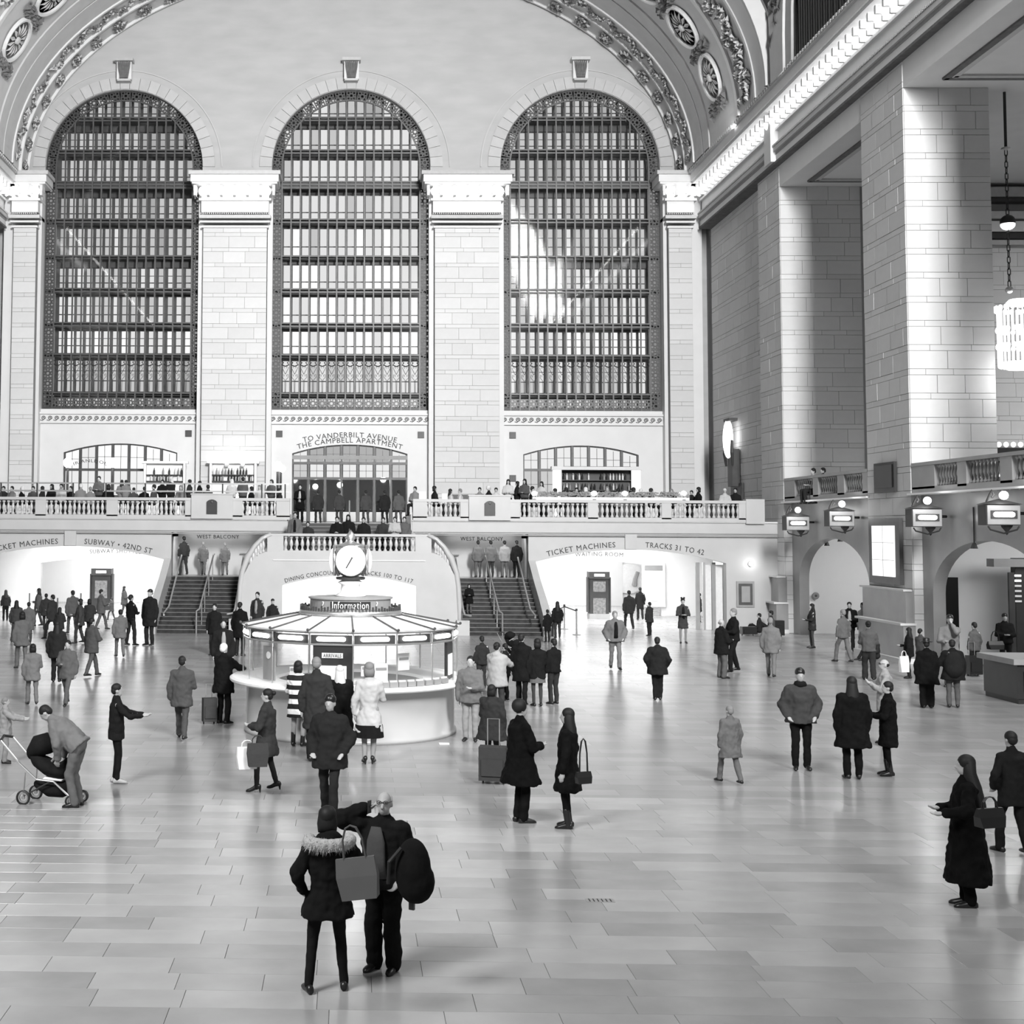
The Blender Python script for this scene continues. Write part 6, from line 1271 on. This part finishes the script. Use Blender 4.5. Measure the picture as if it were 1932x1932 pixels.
# ---- bags, luggage, pushchair
def tote(label, loc, rz, w, h, d, m, strap=.3, cat='bag', name='tote_bag', tilt=0.0):
    t = thing(name, label, cat, tuple(loc), rz); t.rotation_euler[1] = tilt
    mb = MB(); mb.add([(-w*.42, -d/2, 0), (w*.42, -d/2, 0), (w*.42, d/2, 0), (-w*.42, d/2, 0), (-w/2, -d*.35, h*.55), (w/2, -d*.35, h*.55), (w/2, d*.35, h*.55), (-w/2, d*.35, h*.55), (-w*.47, -d*.12, h), (w*.47, -d*.12, h), (w*.47, d*.12, h), (-w*.47, d*.12, h)],
        [(3, 2, 1, 0), (0, 1, 5, 4), (1, 2, 6, 5), (2, 3, 7, 6), (3, 0, 4, 7), (4, 5, 9, 8), (5, 6, 10, 9), (6, 7, 11, 10), (7, 4, 8, 11), (8, 9, 10, 11)]); mb.build('bag_body', m, t)
    for s in (-1, 1): MB().tube([(-w*.27, s*d*.1, h*.95), (-w*.24, s*d*.06, h+strap*.55), (-w*.13, s*.01, h+strap*.92), (0, 0, h+strap), (w*.13, s*.01, h+strap*.92), (w*.24, s*d*.06, h+strap*.55), (w*.27, s*d*.1, h*.95)], .008, 5).build('handle', m, t)
    return t
b1 = at(679, 1700, 12.0)
tote('large grey leather tote bag hanging behind the shoulder of the fur collared woman', at(681, 1694, 11.78), math.radians(-12), .36, .34, .14, GREYL, .27, tilt=-.16)
b = thing('backpack', 'bulging black backpack on the back of the balding man', 'backpack', tuple(at(779, 1642, 12.5)), math.radians(-28))
mb = MB(); mb.ell((0, 0, 0), (.17, .16, .29), 14, 10); mb.ell((.02, .02, -.1), (.18, .17, .2), 12, 8); link('bag_body', remesh('pack', mb, .02, 3, 'bag_body'), cloth(.008), b); MB().tube([(-.05, -.14, .22), (-.14, -.2, .1), (-.16, -.18, -.1)], .018, 6).build('strap', LEATH, b); MB().box((-.0, -.02, -.31), (.05, .03, .07)).build('strap_end', LEATH, b)
tote('white paper bag held in front of the woman left of the kiosk', at(466, 1450, 21.6), .3, .34, .34, .14, PAPER, .1)
tote('dark shopping bag beside the white paper bag', at(486, 1446, 21.45), .2, .34, .36, .14, cloth(.05), .12)
tote('small black shoulder bag at the hip of the long haired woman', at(1101, 1478, 19.0), .4, .24, .16, .1, LEATH, .45)
tote('black handbag sticking out behind the long coated woman at right', at(1868, 1560, 15.05), .3, .34, .2, .14, LEATH, .12)
tote('white carrier bags held low by the black haired woman', at(1706, 1268, 39.3), .3, .3, .45, .12, PAPER, .15)
tote('dark shoulder bag on the man beside the stone counter', at(1878, 1225, 41.0), .2, .5, .24, .2, LEATH, .3)
bk = thing('backpack', 'dark rucksack on the grey trousered person at right', 'backpack', tuple(at(1800, 1255, 32.0)), math.radians(-20)); mb = MB(); mb.ell((0, 0, 0), (.22, .13, .32), 12, 8); mb.ell((0, -.05, -.12), (.2, .13, .16), 12, 8); link('bag_body', remesh('pack2', mb, .03, 3, 'bag_body'), cloth(.015), bk); MB().tube([(-.1, .1, .28), (-.12, .2, .2), (-.12, .22, 0)], .02, 5).build('strap', LEATH, bk)
def case(label, P, rz, w, h, d, m, up=.5):
    c = thing('suitcase', label, 'suitcase', tuple(P), rz); MB().box((0, 0, .06+h/2), (w, d, h)).build('shell', m, c); MB().box((0, -d/2-.01, .06+h*.4), (w*.8, .03, h*.5)).build('front_pocket', m, c)
    for s in (-1, 1): MB().lathe([(.035, -.012), (.035, .012)], 10).build('wheel', IRON, c, (s*w*.38, d*.3, .035)).rotation_euler = (0, PI/2, 0)
    if up: MB().tube([(-w*.22, d*.4, h), (-w*.22, d*.4, h+up), (w*.22, d*.4, h+up), (w*.22, d*.4, h)], .01, 6).build('handle', STEEL, c)
case('wheeled black case in front of the grey jacketed traveller', gnd(1838, 1276), .1, .4, .55, .26, LEATH, .45)
case('grey wheeled bag with a tall pull handle behind the bulky traveller', gnd(930, 1478), -.2, .45, .55, .3, cloth(.05), .5)
case('small suitcase standing left of the grey haired man at the kiosk', gnd(395, 1366), .3, .3, .5, .22, cloth(.06), .35)
case('black case standing against the base by the seated luggage couple', gnd(1472, 1201)+V(-.1, -.1, 0), .1, .4, .6, .3, LEATH, 0)
case('low black bag lying left of the seated luggage couple', gnd(1412, 1199), .1, .6, .3, .3, LEATH, 0)
hb = thing('luggage_cart', 'wheeled luggage stand with a grey bag by the steel door jambs', 'cart', tuple(gnd(1342, 1180))); MB().tube([(-.1, 0, .1), (-.1, 0, 1.2)], .02, 6).build('pole', STEEL, hb); MB().box((.1, 0, .4), (.45, .3, .5)).build('grey_bag', GREYP, hb); MB().box((.05, 0, .1), (.6, .3, .04)).build('platform', STEEL, hb)
for s in (-1, 1): MB().lathe([(.08, -.02), (.08, .02)], 12).build('wheel', IRON, hb, (-.2, s*.16, .08)).rotation_euler = (PI/2, 0, 0)
def pushchair(label, P, rz, k=1.0):
    t = thing('pushchair', label, 'pushchair', tuple(P), rz); t.scale = (k, k, k)
    for s in (-1, 1):     # facing +X
        for x, r in ((-.42, .12), (.42, .1)):
            w = MB().lathe([(r-.025, -.02), (r, -.018), (r, .018), (r-.025, .02)], 20, caps=False).build('wheel', IRON, t, (x, s*.24, r), smooth=True); w.rotation_euler = (PI/2, 0, 0)
            MB().lathe([(r*.5, -.012), (r*.72, -.01), (r*.72, .01), (r*.5, .012)], 16, caps=False).build('rim', STEEL, w); MB().lathe([(.001, .02), (.03, .018), (.03, -.018), (.001, -.02)], 10, caps=False).build('hub', STEEL, w)
        MB().tube([(-.85, s*.22, 1.02), (-.5, s*.22, .66), (-.2, s*.22, .42), (.1, s*.22, .4), (.42, s*.22, .14)], .017, 8).build('frame_tube', STEEL, t)
        MB().tube([(-.42, s*.24, .14), (-.4, s*.22, .52)], .014, 6).build('rear_strut', STEEL, t); MB().tube([(-.42, s*.24, .14), (.05, s*.22, .4)], .014, 6).build('strut', BRONZD, t)
    MB().tube([(-.85, -.22, 1.02), (-.9, 0, 1.07), (-.85, .22, 1.02)], .022, 8).build('push_bar', IRON, t)
    def hull(nm, secs, m): mb = MB(); mb.ring([(V(x, 0, z), V(0, w, 0), V(-h*.3, 0, h)) for x, z, w, h in secs], 14); mb.build(nm, m, t, smooth=True)
    hull('seat', [(-.35, .72, .14, .14), (-.15, .62, .2, .17), (.1, .55, .2, .14), (.32, .62, .2, .16), (.42, .72, .16, .1)], cloth(.012)); hull('hood', [(-.42, .8, .14, .1), (-.3, .92, .2, .17), (-.1, .98, .21, .17), (.02, 1.0, .19, .12)], cloth(.012)); hull('basket', [(-.3, .3, .1, .06), (-.1, .24, .17, .13), (.15, .24, .17, .13), (.36, .3, .12, .1)], cloth(.012))
    MB().ring([(V(-.12, 0, .42), V(0, .16, 0), V(.02, 0, .04)), (V(.2, 0, .4), V(0, .14, 0), V(.02, 0, .03))], 10).build('tray', PAPER, t); MB().tube([(.05, -.2, .72), (.12, 0, .84), (.05, .2, .72)], .018, 6).build('bumper_bar', GREYP, t)
    return t
pushchair('black pushchair with a raised hood and chrome wheels at lower left', gnd(100, 1516), math.radians(-12), .93)
pushchair('small dark pushchair by the steps right of the kiosk', gnd(966, 1238), math.radians(-60), .72)
cb_ = gnd(838, 1404); q = MB().box((0, 0, .01), (.2, .12, .02)).build('crumpled_paper', PAPER, None, tuple(cb_)); q['label'] = 'scrap of pale paper on the floor at the foot of the kiosk'; q['category'] = 'paper scrap'
ph = thing('mobile_phone', 'phone held to the ear of the balding man', 'phone', tuple(P2.location+Matrix.Rotation(P2.rotation_euler[2], 3, 'Z') @ V(.14, .05, 1.54)), P2.rotation_euler[2]); MB().box((0, 0, 0), (.012, .06, .12)).build('case', IRON, ph)

# bake the remeshed figures
dg = bpy.context.evaluated_depsgraph_get()
new = [(o, me, bpy.data.meshes.new_from_object(o.evaluated_get(dg))) for o, me in QUEUE]
for o, me, nm_ in new:
    nm_.name = me.name; nm_.materials.clear()
    nm_.shade_smooth()
    n = len(nm_.vertices)
    users = [u for u in bpy.data.objects if u.data == me and u is not o]
    for m_ in me.materials: nm_.materials.append(m_)
    LIMIT[me.name] = n
    for u in users:
        sl_ = [(s.link, s.material) for s in u.material_slots]; u.data = nm_
        for s, (a, b_) in zip(u.material_slots, sl_):
            if a == 'OBJECT': s.link = 'OBJECT'; s.material = b_
    bpy.data.objects.remove(o)
